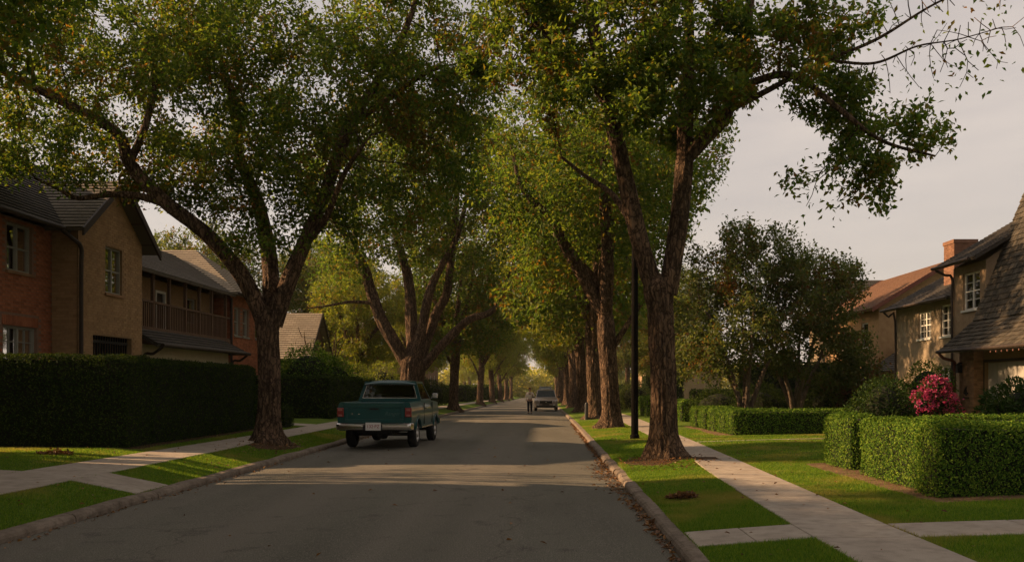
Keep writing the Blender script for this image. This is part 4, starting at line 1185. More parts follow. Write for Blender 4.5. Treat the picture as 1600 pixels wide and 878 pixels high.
Y = rng.uniform(7.2, 40, 1500) ; Y = 7 + (Y - 7) ** 1.0
X = 1.34 - np.abs(rng.normal(size=1500)) * (.05 + .16 * np.exp(-((Y - 16.5) / 3) ** 2))
litter('fallen_leaves', 'brown fallen leaves gathered in the gutter by the right kerb', X, Y, dip(Y) + .045 * (1 - ((X + 2.235) / 3.595) ** 2) + .012 + rng.random(1500) * .02, .07, 3)
Y = rng.uniform(8, 40, 420); X = -5.8 + np.abs(rng.normal(size=420)) * .09
litter('fallen_leaves', 'thin line of fallen leaves along the left kerb', X, Y, dip(Y) + .045 * (1 - ((X + 2.235) / 3.595) ** 2) + .012, .06, 4)
X = rng.uniform(-5.5, 1.2, 60); Y = rng.uniform(8, 34, 60)
litter('fallen_leaves', 'few scattered leaves lying on the asphalt', X, Y, dip(Y) + .045 * (1 - ((X + 2.235) / 3.595) ** 2) + .012, .07, 5)
X = np.concatenate([rng.normal(2.35, .5, 260), rng.normal(-6.6, .35, 240)]); Y = np.concatenate([rng.normal(17.6, .8, 260), rng.normal(22.2, 1.0, 240)])
ok = (X > 1.54) | (X < -6.02); X, Y = X[ok], Y[ok]
litter('fallen_leaves', 'brown leaves round the feet of the two nearest trees', X, Y, h(X, Y) + .02 + rng.random(len(X)) * .03, .07, 6)
X = np.concatenate([rng.uniform(1.6, 2.7, 60), rng.uniform(3.7, 8, 110), rng.uniform(-6.9, -6.05, 60), rng.uniform(-13, -8.2, 50), rng.uniform(2.7, 3.9, 40), rng.uniform(-8.2, -7, 30)])
Y = np.concatenate([rng.uniform(8, 30, 60), rng.uniform(8, 24, 110), rng.uniform(11, 28, 60), rng.uniform(13.5, 18.5, 50), rng.uniform(8, 30, 40), rng.uniform(12, 28, 30)])
litter('fallen_leaves', 'single dry leaves scattered over lawns and pavements', X, Y, h(X, Y) + .03, .06, 9)
for lab, cx, cy, sd in (('small heap of dead brown leaves on the grass strip near the right kerb', 1.93, 12.35, 7), ('flat heap of dead brown leaves on the lit lawn before the tall hedge', -9.2, 16.9, 8)):
    n = 420
    a = rng.uniform(0, 6.28, n); r = np.sqrt(rng.random(n)) * (.17 if sd == 7 else .28)
    X = cx + r * np.cos(a) * 1.2; Y = cy + r * np.sin(a) * .8
    o = litter('leaf_pile', lab, X, Y, h(X, Y) + .02 + rng.random(n) * np.clip(.11 - r * .4, .02, 1), .06, sd, flat=.45)
    o['category'] = 'leaf pile'


# ------------------------------------------------------------------ house building
def wall(mb, F, u0, u1, z0, z1, holes=(), th=0.22):
    us = sorted({u0, u1, *[q for hl in holes for q in hl[:2] if u0 < q < u1]}); zs = sorted({z0, z1, *[q for hl in holes for q in hl[2:4] if z0 < q < z1]})
    hole = lambda u, z: any(a < u < b and c < z < d for a, b, c, d in holes)
    for i in range(len(us) - 1):
        for j in range(len(zs) - 1):
            if hole((us[i] + us[i + 1]) / 2, (zs[j] + zs[j + 1]) / 2): continue
            mb.fbox(F, us[i], us[i + 1], zs[j], zs[j + 1], -th, 0)


def window(F, u0, u1, z0, z1, parent, cols=2, rows=2, lites=(1, 1), curtain='half', mat='white_paint', sill='white_paint', rec=0.09):
    """frame, sashes and glazing bars set back in the wall; panes, sill and curtain are its pieces"""
    fr = MB(); t = .055
    fr.fbox(F, u0, u0 + t, z0, z1, -rec - .05, -rec + .02); fr.fbox(F, u1 - t, u1, z0, z1, -rec - .05, -rec + .02)
    fr.fbox(F, u0 + t, u1 - t, z1 - t, z1, -rec - .05, -rec + .02); fr.fbox(F, u0 + t, u1 - t, z0, z0 + t, -rec - .05, -rec + .02)
    iu0, iu1, iz0, iz1 = u0 + t, u1 - t, z0 + t, z1 - t
    for c in range(1, cols):
        u = iu0 + (iu1 - iu0) * c / cols; fr.fbox(F, u - .035, u + .035, iz0, iz1, -rec - .045, -rec + .016)
    for r in range(1, rows):
        z = iz0 + (iz1 - iz0) * r / rows; fr.fbox(F, iu0, iu1, z - .022, z + .022, -rec - .042, -rec + .012)
    nc, nr = cols * lites[0], rows * lites[1]
    for c in range(1, nc):
        if c % lites[0]: u = iu0 + (iu1 - iu0) * c / nc; fr.fbox(F, u - .011, u + .011, iz0, iz1, -rec - .034, -rec + .004)
    for r in range(1, nr):
        if r % lites[1]: z = iz0 + (iz1 - iz0) * r / nr; fr.fbox(F, iu0, iu1, z - .011, z + .011, -rec - .036, -rec + .002)
    w = fr.build('window', MT[mat], parent)
    for c in range(cols):
        for r in range(rows):
            p = MB(); a, b = iu0 + (iu1 - iu0) * c / cols, iu0 + (iu1 - iu0) * (c + 1) / cols
            p.fbox(F, a + .01, b - .01, iz0 + (iz1 - iz0) * r / rows + .01, iz0 + (iz1 - iz0) * (r + 1) / rows - .01, -rec - .03, -rec - .024)
            p.build('pane', MT['glass'], w)
    if sill:
        s = MB(); s.fbox(F, u0 - .06, u1 + .06, z0 - .075, z0 - .003, -rec - .04, .06); s.build('sill', MT[sill], w)
    if curtain:
        cu = MB(); n = 24
        parts = [(u0, u1)] if curtain == 'full' else [(u0, u0 + (u1 - u0) * .36), (u1 - (u1 - u0) * .36, u1)]
        for a, b in parts:
            for i in range(n):
                ua, ub = a + (b - a) * i / n, a + (b - a) * (i + 1) / n
                oa, ob = -rec - .16 - .03 * math.sin(i * 1.5), -rec - .16 - .03 * math.sin((i + 1) * 1.5)
                cu.quad(F(ua, z0, oa), F(ub, z0, ob), F(ub, z1, ob), F(ua, z1, oa))
        cu.build('curtain', MT['curtain'], w)
    rm = MB(); rm.fbox(F, u0 - .3, u1 + .3, z0 - .3, z1 + .2, -1.6, -1.5); rm.build('room_back', MT['interior'], w)
    return w


def roof_plane(mb, a, b, c, d, course=0.18, th=0.10):
    """a-b eave, c-d ridge (c over b); stepped courses of shingles with metre UVs, plus the underside"""
    a, b, c, d = map(Vector, (a, b, c, d))
    nrm = (b - a).cross(d - a if (d - a).length > .01 else c - a).normalized()
    if nrm.z < 0: nrm = -nrm
    sl = ((d + c) / 2 - (a + b) / 2).length
    n = max(2, int(sl / course)); e = (b - a).normalized()
    for i in range(n):
        t0, t1 = i / n, (i + 1) / n
        p0, p1, p2, p3 = a.lerp(d, t0), b.lerp(c, t0), b.lerp(c, t1), a.lerp(d, t1)
        up = nrm * .03
        uv = [((q - a).dot(e), vv) for q, vv in ((p0, i * .18 + .001), (p1, i * .18 + .001), (p2, (i + 1) * .18 - .001), (p3, (i + 1) * .18 - .001))]
        mb.quad(p0 + up, p1 + up, p2 + nrm * .006, p3 + nrm * .006, uv)
        mb.quad(p0, p1, p1 + up, p0 + up, [uv[0], uv[1], uv[1], uv[0]])
    dn = nrm * -th
    mb.quad(a + dn, d + dn, c + dn, b + dn)
    for p, q in ((a, b), (b, c), (c, d), (d, a)): mb.quad(p + dn, q + dn, q, p)


def roof(name, planes, mat, parent):
    mb = MB()
    for p in planes: roof_plane(mb, *p)
    return mb.build(name, mat, parent)


def brick_cells(u0, u1, z0, z1, ok, ln=0.215, ht=0.065, jt=0.010):
    out = []; z = z0; r = 0
    while z + ht <= z1 + 1e-6:
        u = u0 - (ln + jt) / 2 * (r % 2)
        while u < u1 - .03:
            a, b = max(u, u0), min(u + ln, u1)
            if b - a > .04 and ok(a, b, z, z + ht): out.append((a, b, z))
            u += ln + jt
        z += ht + jt; r += 1
    return out


def bricks_stuff(F, cells, mat, parent, ht=0.065, proud=0.012, seed=0):
    rg_ = random.Random(seed); mb = MB()
    for a, b, z in cells: mb.fbox(F, a, b, z, z + ht, -.02, proud + rg_.uniform(-.003, .003))
    if mb.v:
        o = mb.build('bricks', mat, parent); o['kind'] = 'stuff'; return o


def no_holes(holes, m=.0):
    return lambda a, b, z0, z1: not any(b > hl[0] - m and a < hl[1] + m and z1 > hl[2] - m and z0 < hl[3] + m for hl in holes)


def downpipe(pts, parent, r=.045, mat='trim_dark'):
    mb = MB(); mb.tube(catmull([(*p, 1) for p in pts], .12)[:, :3], r, 8); return mb.build('downpipe', MT[mat], parent, True)


def gutter(a, b, parent, r=.06, mat='trim_dark'):
    mb = MB(); mb.tube([a, b], r, 8); return mb.build('gutter', MT[mat], parent, True)


# ---------- brick house with the tan gable (left)
HL = thing('brick_house', 'red brick house with projecting tan brick gable behind the tall hedge', 'house', (-14, 24, .45))
FA = frame((-13.1, 19.5), (0, 1), (1, 0))
holesA = [(2.4, 3.48, 4.53, 5.72), (2.25, 3.7, 1.75, 3.17)]
mb = MB()
wall(mb, FA, 1.2, 4.4, .3, 5.85, holesA)
wall(mb, frame((-18.1, 20.7), (1, 0), (0, -1)), 0, 4.98, .3, 5.85)
wall(mb, frame((-18.1, 20.94), (0, 1), (-1, 0)), 0, 6.7, .3, 5.85)
mb.prism([(-18.1, 27.7, 5.86), (-12.7, 27.7, 5.86), (-15.5, 27.7, 8.25)], (0, -.2, 0))
mb.build('wall', MT['brick_wall'], HL, label='red brick wall')
soldier = [(2.2, 3.75, 3.18, 3.45)]
cellsA = brick_cells(1.2, 4.39, 2.0, 5.84, no_holes(holesA + soldier, .002))
shown = sorted(cellsA, key=lambda c: -((c[0] > 1.75) + (c[2] > 2.45)))
bm_cache = {}
for i, (a, b, z) in enumerate(shown[:300]):
    key = round(b - a, 3)
    if key not in bm_cache:
        q = MB(); w_ = (b - a) / 2
        q.hexa([(-.02, -w_, 0), (.008, -w_, 0), (.008, w_, 0), (-.02, w_, 0), (-.02, -w_, .065), (.008, -w_, .065), (.008, w_, .065), (-.02, w_, .065)])
        q.hexa([(.008, -w_ + .002, .003), (.0125, -w_ + .005, .006), (.0125, w_ - .005, .006), (.008, w_ - .002, .003), (.008, -w_ + .002, .062), (.0125, -w_ + .005, .059), (.0125, w_ - .005, .059), (.008, w_ - .002, .062)])
        me = bpy.data.meshes.new('brick'); me.from_pydata(q.v, [], q.f); me.update(); bm_cache[key] = me
    o = link_mesh('brick', bm_cache[key], MT['brick'], HL)
    p = FA((a + b) / 2, z, random.uniform(-.003, .003)); o.location = (p[0] + 14, p[1] - 24, p[2] - .45)
bricks_stuff(FA, shown[300:], MT['brick'], HL)
mb = MB()
for i in range(20): mb.fbox(FA, 2.2 + i * .0775, 2.2 + i * .0775 + .067, 3.19, 3.43, -.02, .018)
mb.build('lintel', MT['brick'], HL)
window(FA, *holesA[0], HL, 2, 2, (1, 1), 'half', 'sash', 'brick_pier')
window(FA, *holesA[1], HL, 2, 1, (2, 4), 'full', 'sash', 'brick_pier')
FB = frame((-12.4, 23.9), (0, 1), (1, 0))
holesB = [(1.5, 2.52, 4.33, 5.66), (.8, 3.12, .6, 3.1)]
mb = MB()
wall(mb, FB, 0, 3.8, .3, 6.06, holesB)
wall(mb, frame((-13.32, 23.9), (1, 0), (0, -1)), 0, .70, .3, 6.06)
wall(mb, frame((-12.62, 27.7), (-1, 0), (0, 1)), 0, 3.5, .3, 6.06)
mb.prism([(-12.4, 23.9, 6.06), (-12.4, 27.7, 6.06), (-12.4, 25.8, 7.5)], (-.22, 0, 0))
mb.build('wall', MT['tan_wall'], HL, label='tan brick gable wall')
gz = lambda u: 6.06 + 1.44 * (1 - abs(u - 1.9) / 1.9)
cb = brick_cells(.0, 3.8, 2.1, 7.45, lambda a, b, z0, z1: no_holes(holesB, .002)(a, b, z0, z1) and z1 < min(gz(a), gz(b)) - .02)
bricks_stuff(FB, cb, MT['brick_tan'], HL, seed=4)
bricks_stuff(frame((-13.1, 23.9), (1, 0), (0, -1)), brick_cells(.015, .68, 2.1, 5.8, lambda *q: True), MT['brick_tan'], HL, seed=5)
window(FB, *holesB[0], HL, 2, 2, (1, 1), 'half', 'sash', 'brick_pier')
mb = MB()
for i in range(16): mb.fbox(FB, .85 + i * .148, .85 + i * .148 + .035, .6, 3.1, -.17, -.135)
mb.fbox(FB, .8, 3.12, 2.9, 2.98, -.18, -.12)
mb.build('bar_gate', MT['black'], HL)
mb = MB(); mb.fbox(FB, .6, 3.3, .4, 3.3, -2.0, -1.9); mb.build('room_back', MT['interior'], HL)
z2 = lambda y: 7.58 - .755 * abs(y - 25.8)
roof('roof', [((-12.55, 20.2, 5.84), (-12.55, 27.9, 5.84), (-15.5, 27.9, 8.44), (-15.5, 24.0, 8.44)),
              ((-18.5, 20.2, 5.84), (-12.55, 20.2, 5.84), (-15.5, 24.0, 8.44), (-15.52, 24.0, 8.44)),
              ((-18.5, 27.9, 5.84), (-18.5, 20.2, 5.84), (-15.52, 24.0, 8.44), (-15.52, 27.9, 8.44))], MT['shingle_dark'], HL)
roof('roof', [((-15.3, 23.5, z2(23.5)), (-12.02, 23.5, z2(23.5)), (-12.02, 25.8, 7.58), (-15.3, 25.8, 7.58)),
              ((-12.02, 28.1, z2(28.1)), (-15.3, 28.1, z2(28.1)), (-15.3, 25.8, 7.58), (-12.02, 25.8, 7.58))], MT['shingle_grey'], HL)
for sgn, y in ((-1, 23.42), (1, 28.18)):
    mb = MB()
    mb.prism([(-11.98, y, z2(y) - .16), (-11.98, y, z2(y) + .05), (-11.98, 25.8 + sgn * .002, 7.66), (-11.98, 25.8 + sgn * .002, 7.44)], (-.06, 0, 0))
    mb.build('barge_board', MT['trim_dark'], HL)
gutter((-12.5, 20.2, 5.80), (-12.5, 23.4, 5.80), HL)
downpipe([(-12.5, 23.3, 5.74), (-12.36, 23.6, 5.55), (-12.28, 23.84, 5.35), (-12.28, 23.84, 4.6), (-12.28, 23.84, .4)], HL, .055)

# ---------- house with the timber balcony (left)
HB = thing('balcony_house', 'house with a long timber balcony and red brick end behind the tall hedge', 'house', (-14, 34, .45))
FC = frame((-13.6, 27.95), (0, 1), (1, 0))
holesC = [(1.0, 1.9, 4.0, 5.1), (3.5, 4.35, 3.6, 5.05), (6.2, 7.2, 4.1, 5.05)]
mb = MB(); wall(mb, FC, 0, 8.85, 3.45, 5.4, holesC)
wall(mb, frame((-19.5, 28.0), (0, 1), (-1, 0)), 0, 8.8, .3, 5.4)
mb.build('wall', MT['tan_wall'], HB, label='brown wall behind the balcony')
for hl in (holesC[0], holesC[2]): window(FC, *hl, HB, 1, 2, (1, 1), None, 'sash', None)
d_ = MB(); d_.fbox(FC, 3.58, 4.27, 3.6, 4.97, -.12, -.07); do = d_.build('door', MT['trim_dark'], HB)
q = MB(); q.fbox(FC, 3.5, 3.58, 3.6, 5.05, -.12, .02); q.fbox(FC, 4.27, 4.35, 3.6, 5.05, -.12, .02); q.fbox(FC, 3.58, 4.27, 4.97, 5.05, -.12, .02); q.build('frame', MT['white_paint'], do)
mb = MB(); mb.box(-13.58, 27.95, 3.42, -12.86, 36.95, 3.56); mb.build('balcony_floor', MT['timber'], HB)
pm = MB(); pm.box(-.05, -.05, 0, .05, .05, 1.84); pmesh = bpy.data.meshes.new('post'); pmesh.from_pydata(pm.v, [], pm.f)
for y in (28.35, 29.7, 31.0, 32.4, 33.7, 34.95, 36.5):
    o = link_mesh('post', pmesh, MT['timber'], HB); o.location = (-12.93 + 14, y - 34, 3.565 - .45)
bal = MB(); bal.box(-.018, -.018, 0, .018, .018, .80); bmesh_ = bpy.data.meshes.new('baluster'); bmesh_.from_pydata(bal.v, [], bal.f)
for i in range(56):
    o = link_mesh('baluster', bmesh_, MT['timber'], HB); o.location = (-12.93 + 14, 28.46 + i * .145 - 34, 3.62 - .45)
mb = MB(); mb.box(-12.98, 28.1, 4.422, -12.88, 36.9, 4.49); mb.build('handrail', MT['timber'], HB)
mb = MB(); mb.box(-12.97, 28.1, 3.57, -12.89, 36.9, 3.619); mb.build('bottom_rail', MT['timber'], HB)
mb = MB(); mb.box(-13.0, 27.95, 5.407, -12.84, 36.95, 5.52); mb.build('header_beam', MT['timber'], HB)
mb = MB(); wall(mb, frame((-12.7, 28.0), (0, 1), (1, 0)), 0, 8.2, .3, 3.02); mb.build('garage_wall', MT['cream'], HB)
roof('roof', [((-12.0, 27.95, 3.0), (-12.0, 36.6, 3.0), (-12.87, 36.0, 3.52), (-12.87, 27.95, 3.52)), ((-12.0, 36.6, 3.0), (-12.87, 36.6, 3.0), (-12.87, 36.02, 3.52), (-12.872, 36.0, 3.52))], MT['shingle_dark'], HB)
gutter((-11.96, 28.2, 2.97), (-11.96, 36.6, 2.97), HB)
downpipe([(-12.0, 36.4, 2.92), (-12.3, 36.4, 2.7), (-12.62, 36.35, 2.5), (-12.62, 36.35, .4)], HB)
downpipe([(-12.0, 28.3, 2.92), (-12.3, 28.3, 2.7), (-12.62, 28.3, 2.5), (-12.62, 28.3, .4)], HB)
roof('roof', [((-12.6, 28.15, 5.42), (-12.6, 36.9, 5.42), (-16, 38.8, 7.35), (-16, 28.15, 7.35)), ((-19.8, 36.9, 5.42), (-19.8, 28.15, 5.42), (-16, 28.15, 7.35), (-16, 38.8, 7.35))], MT['shingle_grey'], HB)
FD = frame((-12.9, 37.0), (0, 1), (1, 0))
holesD = [(.45, 1.15, 3.8, 4.98), (1.55, 2.25, 3.8, 4.98), (3.2, 4.2, 3.8, 4.98)]
mb = MB(); wall(mb, FD, 0, 5.0, .3, 5.55, holesD); wall(mb, frame((-19.5, 37.0), (1, 0), (0, -1)), 0, 6.38, .3, 5.55); wall(mb, frame((-13.12, 42.0), (-1, 0), (0, 1)), 0, 6.4, .3, 5.55)
wall(mb, frame((-19.5, 37.22), (0, 1), (-1, 0)), 0, 4.56, .3, 5.55)
mb.build('wall', MT['brick_wall'], HB, label='red brick end of the house')
bricks_stuff(FD, brick_cells(0, 4.99, 2.1, 5.5, no_holes(holesD, .002)), MT['brick'], HB, seed=6)
bricks_stuff(frame((-13.6, 37.0), (1, 0), (0, -1)), brick_cells(.02, .68, 2.6, 5.35, lambda *q: True), MT['brick'], HB, seed=7)
for hl in holesD: window(FD, *hl, HB, 1, 2, (1, 1), 'half', 'sash', 'sash')
roof('roof', [((-12.45, 36.6, 5.5), (-12.45, 42.4, 5.5), (-15.3, 39.51, 7.65), (-15.3, 39.5, 7.65)), ((-20, 36.6, 5.5), (-12.45, 36.6, 5.5), (-15.3, 39.5, 7.65), (-20, 39.5, 7.65)), ((-12.45, 42.4, 5.5), (-20, 42.4, 5.5), (-20, 39.5, 7.65), (-15.3, 39.5, 7.65))], MT['shingle_tan'], HB)
gutter((-12.4, 36.6, 5.46), (-12.4, 42.4, 5.46), HB)
downpipe([(-12.82, 36.93, 5.3), (-12.82, 36.93, 3.0), (-12.82, 36.93, .4)], HB)


# ---------- plain houses further off
def gable_house(name, label, x0, x1, y0, y1, ze, zr, axis, wmat, rmat, wins=(), over=.35, trim='trim_dark', chimney=None):
    g0 = hz((x0 + x1) / 2, (y0 + y1) / 2)
    t = thing(name, label, 'house', ((x0 + x1) / 2, (y0 + y1) / 2, g0))
    Fs = {'s': frame((x0, y0), (1, 0), (0, -1)), 'e': frame((x1, y0 + .22), (0, 1), (1, 0)), 'w': frame((x0, y0 + .22), (0, 1), (-1, 0)), 'n': frame((x1, y1), (-1, 0), (0, 1))}
    mb = MB()
    for s, F in Fs.items():
        ln = x1 - x0 if s in 'sn' else y1 - y0 - .44
        wall(mb, F, 0, ln, g0 - .2, ze, [w[1:5] for w in wins if w[0] == s])
    xm, ym = (x0 + x1) / 2, (y0 + y1) / 2
    if axis == 'x':
        mb.prism([(x1, y0 + .02, ze), (x1, y1 - .02, ze), (x1, ym, zr - .12)], (-.22, 0, 0)); mb.prism([(x0, y0 + .02, ze), (x0, y1 - .02, ze), (x0, ym, zr - .12)], (.22, 0, 0))
    else:
        mb.prism([(x0 + .02, y0, ze), (x1 - .02, y0, ze), (xm, y0, zr - .12)], (0, .22, 0)); mb.prism([(x0 + .02, y1, ze), (x1 - .02, y1, ze), (xm, y1, zr - .12)], (0, -.22, 0))
    mb.build('wall', MT[wmat], t)
    o = over
    if axis == 'x':
        dz = (zr - ze) / (ym - y0) * o
        roof('roof', [((x0 - o, y0 - o, ze - dz), (x1 + o, y0 - o, ze - dz), (x1 + o, ym, zr), (x0 - o, ym, zr)), ((x1 + o, y1 + o, ze - dz), (x0 - o, y1 + o, ze - dz), (x0 - o, ym, zr), (x1 + o, ym, zr))], MT[rmat], t)
        for xx in (x0 - o - .05, x1 + o + .005):
            for yy in (y0 - o, y1 + o):
                mb = MB(); mb.prism([(xx, yy, ze - dz - .18), (xx, yy, ze - dz + .05), (xx, ym + (.002 if yy > ym else -.002), zr + .06), (xx, ym + (.002 if yy > ym else -.002), zr - .17)], (.045, 0, 0)); mb.build('barge_board', MT[trim], t)
    else:
        dz = (zr - ze) / (xm - x0) * o
        roof('roof', [((x0 - o, y1 + o, ze - dz), (x0 - o, y0 - o, ze - dz), (xm, y0 - o, zr), (xm, y1 + o, zr)), ((x1 + o, y0 - o, ze - dz), (x1 + o, y1 + o, ze - dz), (xm, y1 + o, zr), (xm, y0 - o, zr))], MT[rmat], t)
        for yy in (y0 - o - .05, y1 + o + .005):
            for xx in (x0 - o, x1 + o):
                mb = MB(); mb.prism([(xx, yy, ze - dz - .18), (xx, yy, ze - dz + .05), (xm + (.002 if xx > xm else -.002), yy, zr + .06), (xm + (.002 if xx > xm else -.002), yy, zr - .17)], (0, .045, 0)); mb.build('barge_board', MT[trim], t)
    for w in wins: window(Fs[w[0]], *w[1:5], t, *(w[5] if len(w) > 5 else (1, 2, (1, 1), 'half')))
    if chimney:
        cx, cy, zt = chimney
        mb = MB(); mb.box(cx - .35, cy - .35, ze, cx + .35, cy + .35, zt); mb.build('chimney', MT['brick'], t)
    return t


gable_house('tan_roofed_house', 'low house with a steep tan roof and dark gable past the big left tree', -20, -13.2, 49.8, 54.8, 3.5, 5.9, 'x', 'timber', 'shingle_tan', [('e', 1.7, 2.5, 2.6, 4.0 - .55)])
gable_house('grey_roofed_house', 'house with grey roof behind the bare branching tree', -22, -14.4, 72, 79, 4.2, 7.2, 'x', 'stucco', 'shingle_grey', [('e', 2.5, 3.6, 1.6, 3.0)])
gable_house('far_house', 'brown house wall glimpsed between the far left trunks', -19, -12.5, 98, 107, 4.6, 7.4, 'y', 'brick_wall', 'shingle_grey', [('e', 1.5, 2.6, 1.2, 2.8), ('e', 5.2, 6.3, 1.2, 2.8), ('s', 2.5, 3.8, 1.0, 2.6)])
gable_house('neighbour_house', 'brick house out of frame whose bulk shades the near street', -21, -12.6, 1.5, 16.2, 6.0, 9.5, 'y', 'brick_wall', 'shingle_grey', [('e', 2, 3.2, 1.4, 2.8), ('e', 9.6, 10.8, 1.4, 2.8)])

# ---------- right-hand houses
HR = thing('garage_house', 'stucco house with steep shingled roof over a white garage door', 'house', (15, 27, .45))
FG = frame((14.3, 20), (0, 1), (-1, 0))
door = (4.2, 9.0, .42, 2.44)
mb = MB(); wall(mb, FG, 0, 10.3, .3, 2.9, [door]); wall(mb, frame((21, 30.3), (-1, 0), (0, 1)), 0, 6.48, .3, 2.9)
wall(mb, frame((14.52, 20), (1, 0), (0, -1)), 0, 6.4, .3, 2.9)
mb.build('wall', MT['tan_wall'], HR, label='tan wall of the garage')
mb = MB(); mb.box(13.98, 29.05, .3, 14.297, 30.05, 2.86); pier = mb.build('pier', MT['brick_wall'], HR)
for F_, L_ in ((frame((13.98, 29.05), (0, 1), (-1, 0)), 1.0), (frame((13.98, 29.05), (1, 0), (0, -1)), .30)):
    rg_ = random.Random(9); mb = MB()
    for a, b, z in brick_cells(.0, L_, .42, 2.84, lambda *q: True): mb.fbox(F_, a, b, z, z + .065, -.015, .012 + rg_.uniform(-.003, .003))
    o = mb.build('bricks', MT['brick_pier'], pier); o['kind'] = 'stuff'
orn = MB(); Fp = frame((13.98, 29.05), (0, 1), (-1, 0))       # small dark metal ornament, shaped like a 4 over a bar
orn.fbox(Fp, .30, .70, 1.28, 1.315, .014, .035); orn.fbox(Fp, .46, .51, 1.36, 1.66, .014, .04); orn.fbox(Fp, .36, .64, 1.42, 1.47, .016, .038)
orn.prism([Fp(.64, 1.475, .02), Fp(.60, 1.475, .02), Fp(.47, 1.662, .02), Fp(.51, 1.662, .02)], (-.015, 0, 0))
orn.build('wall_ornament', MT['black'], HR)
lamp = MB(); lamp.box(13.80, 29.80, 2.12, 13.96, 29.96, 2.36); lamp.lathe([(.13, 0), (.02, .1)], (13.88, 29.88, 2.363), 'z', 4); lamp.box(13.88, 29.85, 2.42, 13.967, 29.91, 2.47)
lamp.build('wall_lantern', MT['black'], HR)
gd = MB(); gd.fbox(FG, door[0], door[1], .42, 2.44, -.16, -.12); gdo = gd.build('garage_door', MT['panel_white'], HR)
for r in range(4):
    for c in range(8):
        p = MB(); u = door[0] + .05 + c * .594; z = .46 + r * .495
        p.fbox(FG, u, u + .545, z, z + .455, -.119, -.105); p.build('panel', MT['panel_white'], gdo)
fr = MB(); fr.fbox(FG, door[0] - .09, door[0] - .003, .42, 2.53, -.1, .02); fr.fbox(FG, door[1] + .003, door[1] + .05, .42, 2.53, -.1, .02); fr.fbox(FG, door[0], door[1], 2.443, 2.53, -.1, .02); fr.build('frame', MT['trim_dark'], gdo)
# skirt roof and steep roof: laid shingle by shingle where they show
RS = [((13.45, 30.4, 2.86), (13.45, 19.5, 2.86), (14.62, 19.5, 3.86), (14.62, 30.4, 3.86)), ((14.60, 30.38, 3.87), (14.60, 19.5, 3.87), (16.35, 19.5, 8.25), (16.35, 30.38, 8.25))]
rb = MB()
for a, b, c, d in RS:
    a, b, c, d = map(Vector, (a, b, c, d)); nn = (b - a).cross(d - a).normalized(); nn = nn if nn.x < 0 else -nn
    rb.hexa([tuple(p - nn * .09) for p in (a, b, c, d)] + [tuple(p) for p in (a, b, c, d)])
rb.hexa([(16.36, 30.38, 8.15), (16.36, 19.5, 8.15), (20.5, 19.5, 3.0), (20.5, 30.38, 3.0), (16.36, 30.38, 8.25), (16.36, 19.5, 8.25), (20.6, 19.5, 3.0), (20.6, 30.38, 3.0)])
rb.prism([(14.66, 30.30, 2.92), (14.66, 30.30, 3.8), (16.35, 30.30, 8.1), (20.4, 30.30, 2.92)], (0, -.2, 0))
rbo = rb.build('roof', MT['shingle_dark'], HR, label='steep shingled roof')
cells = []
rg_ = random.Random(12)
for pi, (a, b, c, d) in enumerate(RS):
    a, b, c, d = map(Vector, (a, b, c, d)); e = (a - b).normalized(); s = (c - b).normalized(); nn = (b - a).cross(d - a).normalized(); nn = nn if nn.x < 0 else -nn
    sl = (c - b).length; ln = (a - b).length; rh = .215; nr = int(sl / rh)
    for r in range(nr + 1):
        u = -.13 * (r % 2)
        while u < ln:
            w_ = rg_.uniform(.20, .30)
            u0, u1 = max(u, 0), min(u + w_ - .012, ln)
            if u1 - u0 > .05: cells.append((pi, b + e * u0 + s * (r * rh), e, s, nn, u1 - u0, min(rh * 1.55, sl - r * rh + .06)))
            u += w_
key = lambda q: -(q[1].y + (q[5] * .5)) if (q[1].x * 1400 / q[1].y + 848) < 1640 and (q[1].z < 7.9) else 999
cells.sort(key=key)


def shingle_verts(cx, o0):
    pi, p, e, s, nn, w_, ln = cx
    j = rg_.uniform(-.012, .012); t = rg_.uniform(.026, .040)
    p = p + s * j
    lo = [p + nn * .012, p + e * w_ + nn * .012, p + e * w_ + s * ln + nn * .002, p + s * ln + nn * .002]
    hi = [p + nn * (.014 + t), p + e * w_ + nn * (.014 + t), p + e * w_ + s * ln + nn * .009, p + s * ln + nn * .009]
    return [tuple(q - o0) for q in lo + hi]


o0 = Vector((15, 27, .45))
FBX = [(3, 2, 1, 0), (4, 5, 6, 7), (0, 1, 5, 4), (1, 2, 6, 5), (2, 3, 7, 6), (3, 0, 4, 7)]
for cx in cells[:300]:
    me = bpy.data.meshes.new('shingle'); me.from_pydata(shingle_verts(cx, o0), [], FBX); me.update()
    link_mesh('shingle', me, MT['shingle_piece'], rbo)
mb = MB()
for cx in cells[300:]: mb.add([tuple(Vector(q) + o0) for q in shingle_verts(cx, o0)], FBX)
o = mb.build('shingles', MT['shingle_piece'], rbo); o['kind'] = 'stuff'
gutter((13.40, 19.5, 2.83), (13.40, 30.45, 2.83), HR)
downpipe([(13.40, 30.3, 2.78), (13.55, 30.3, 2.62), (13.86, 30.2, 2.5), (13.88, 30.2, 2.2), (13.88, 30.2, .4)], HR, .05, 'trim_red')
sl_ = thing('string_lights', 'string of small pink bulbs hanging under the garage eave', 'lights', (13.42, 27, 2.74))
wv = MB(); wv.tube([(13.42, y, 2.755 - .012 * math.sin((y - 20) * 9) ** 2) for y in np.arange(20, 29.2, .12)], .006, 4); wv.build('wire', MT['black'], sl_)
bb = MB(); bb.lathe([(.004, .03), (.012, .022), (.02, 0), (.016, -.018), (.004, -.03)], (0, 0, 0), 'z', 8); bbm = bpy.data.meshes.new('bulb'); bbm.from_pydata(bb.v, [], bb.f)
for i in range(14):
    o = link_mesh('bulb', bbm, MT['bulb'], sl_); o.location = (0, 26.85 - 27 - i * .32, -.03)
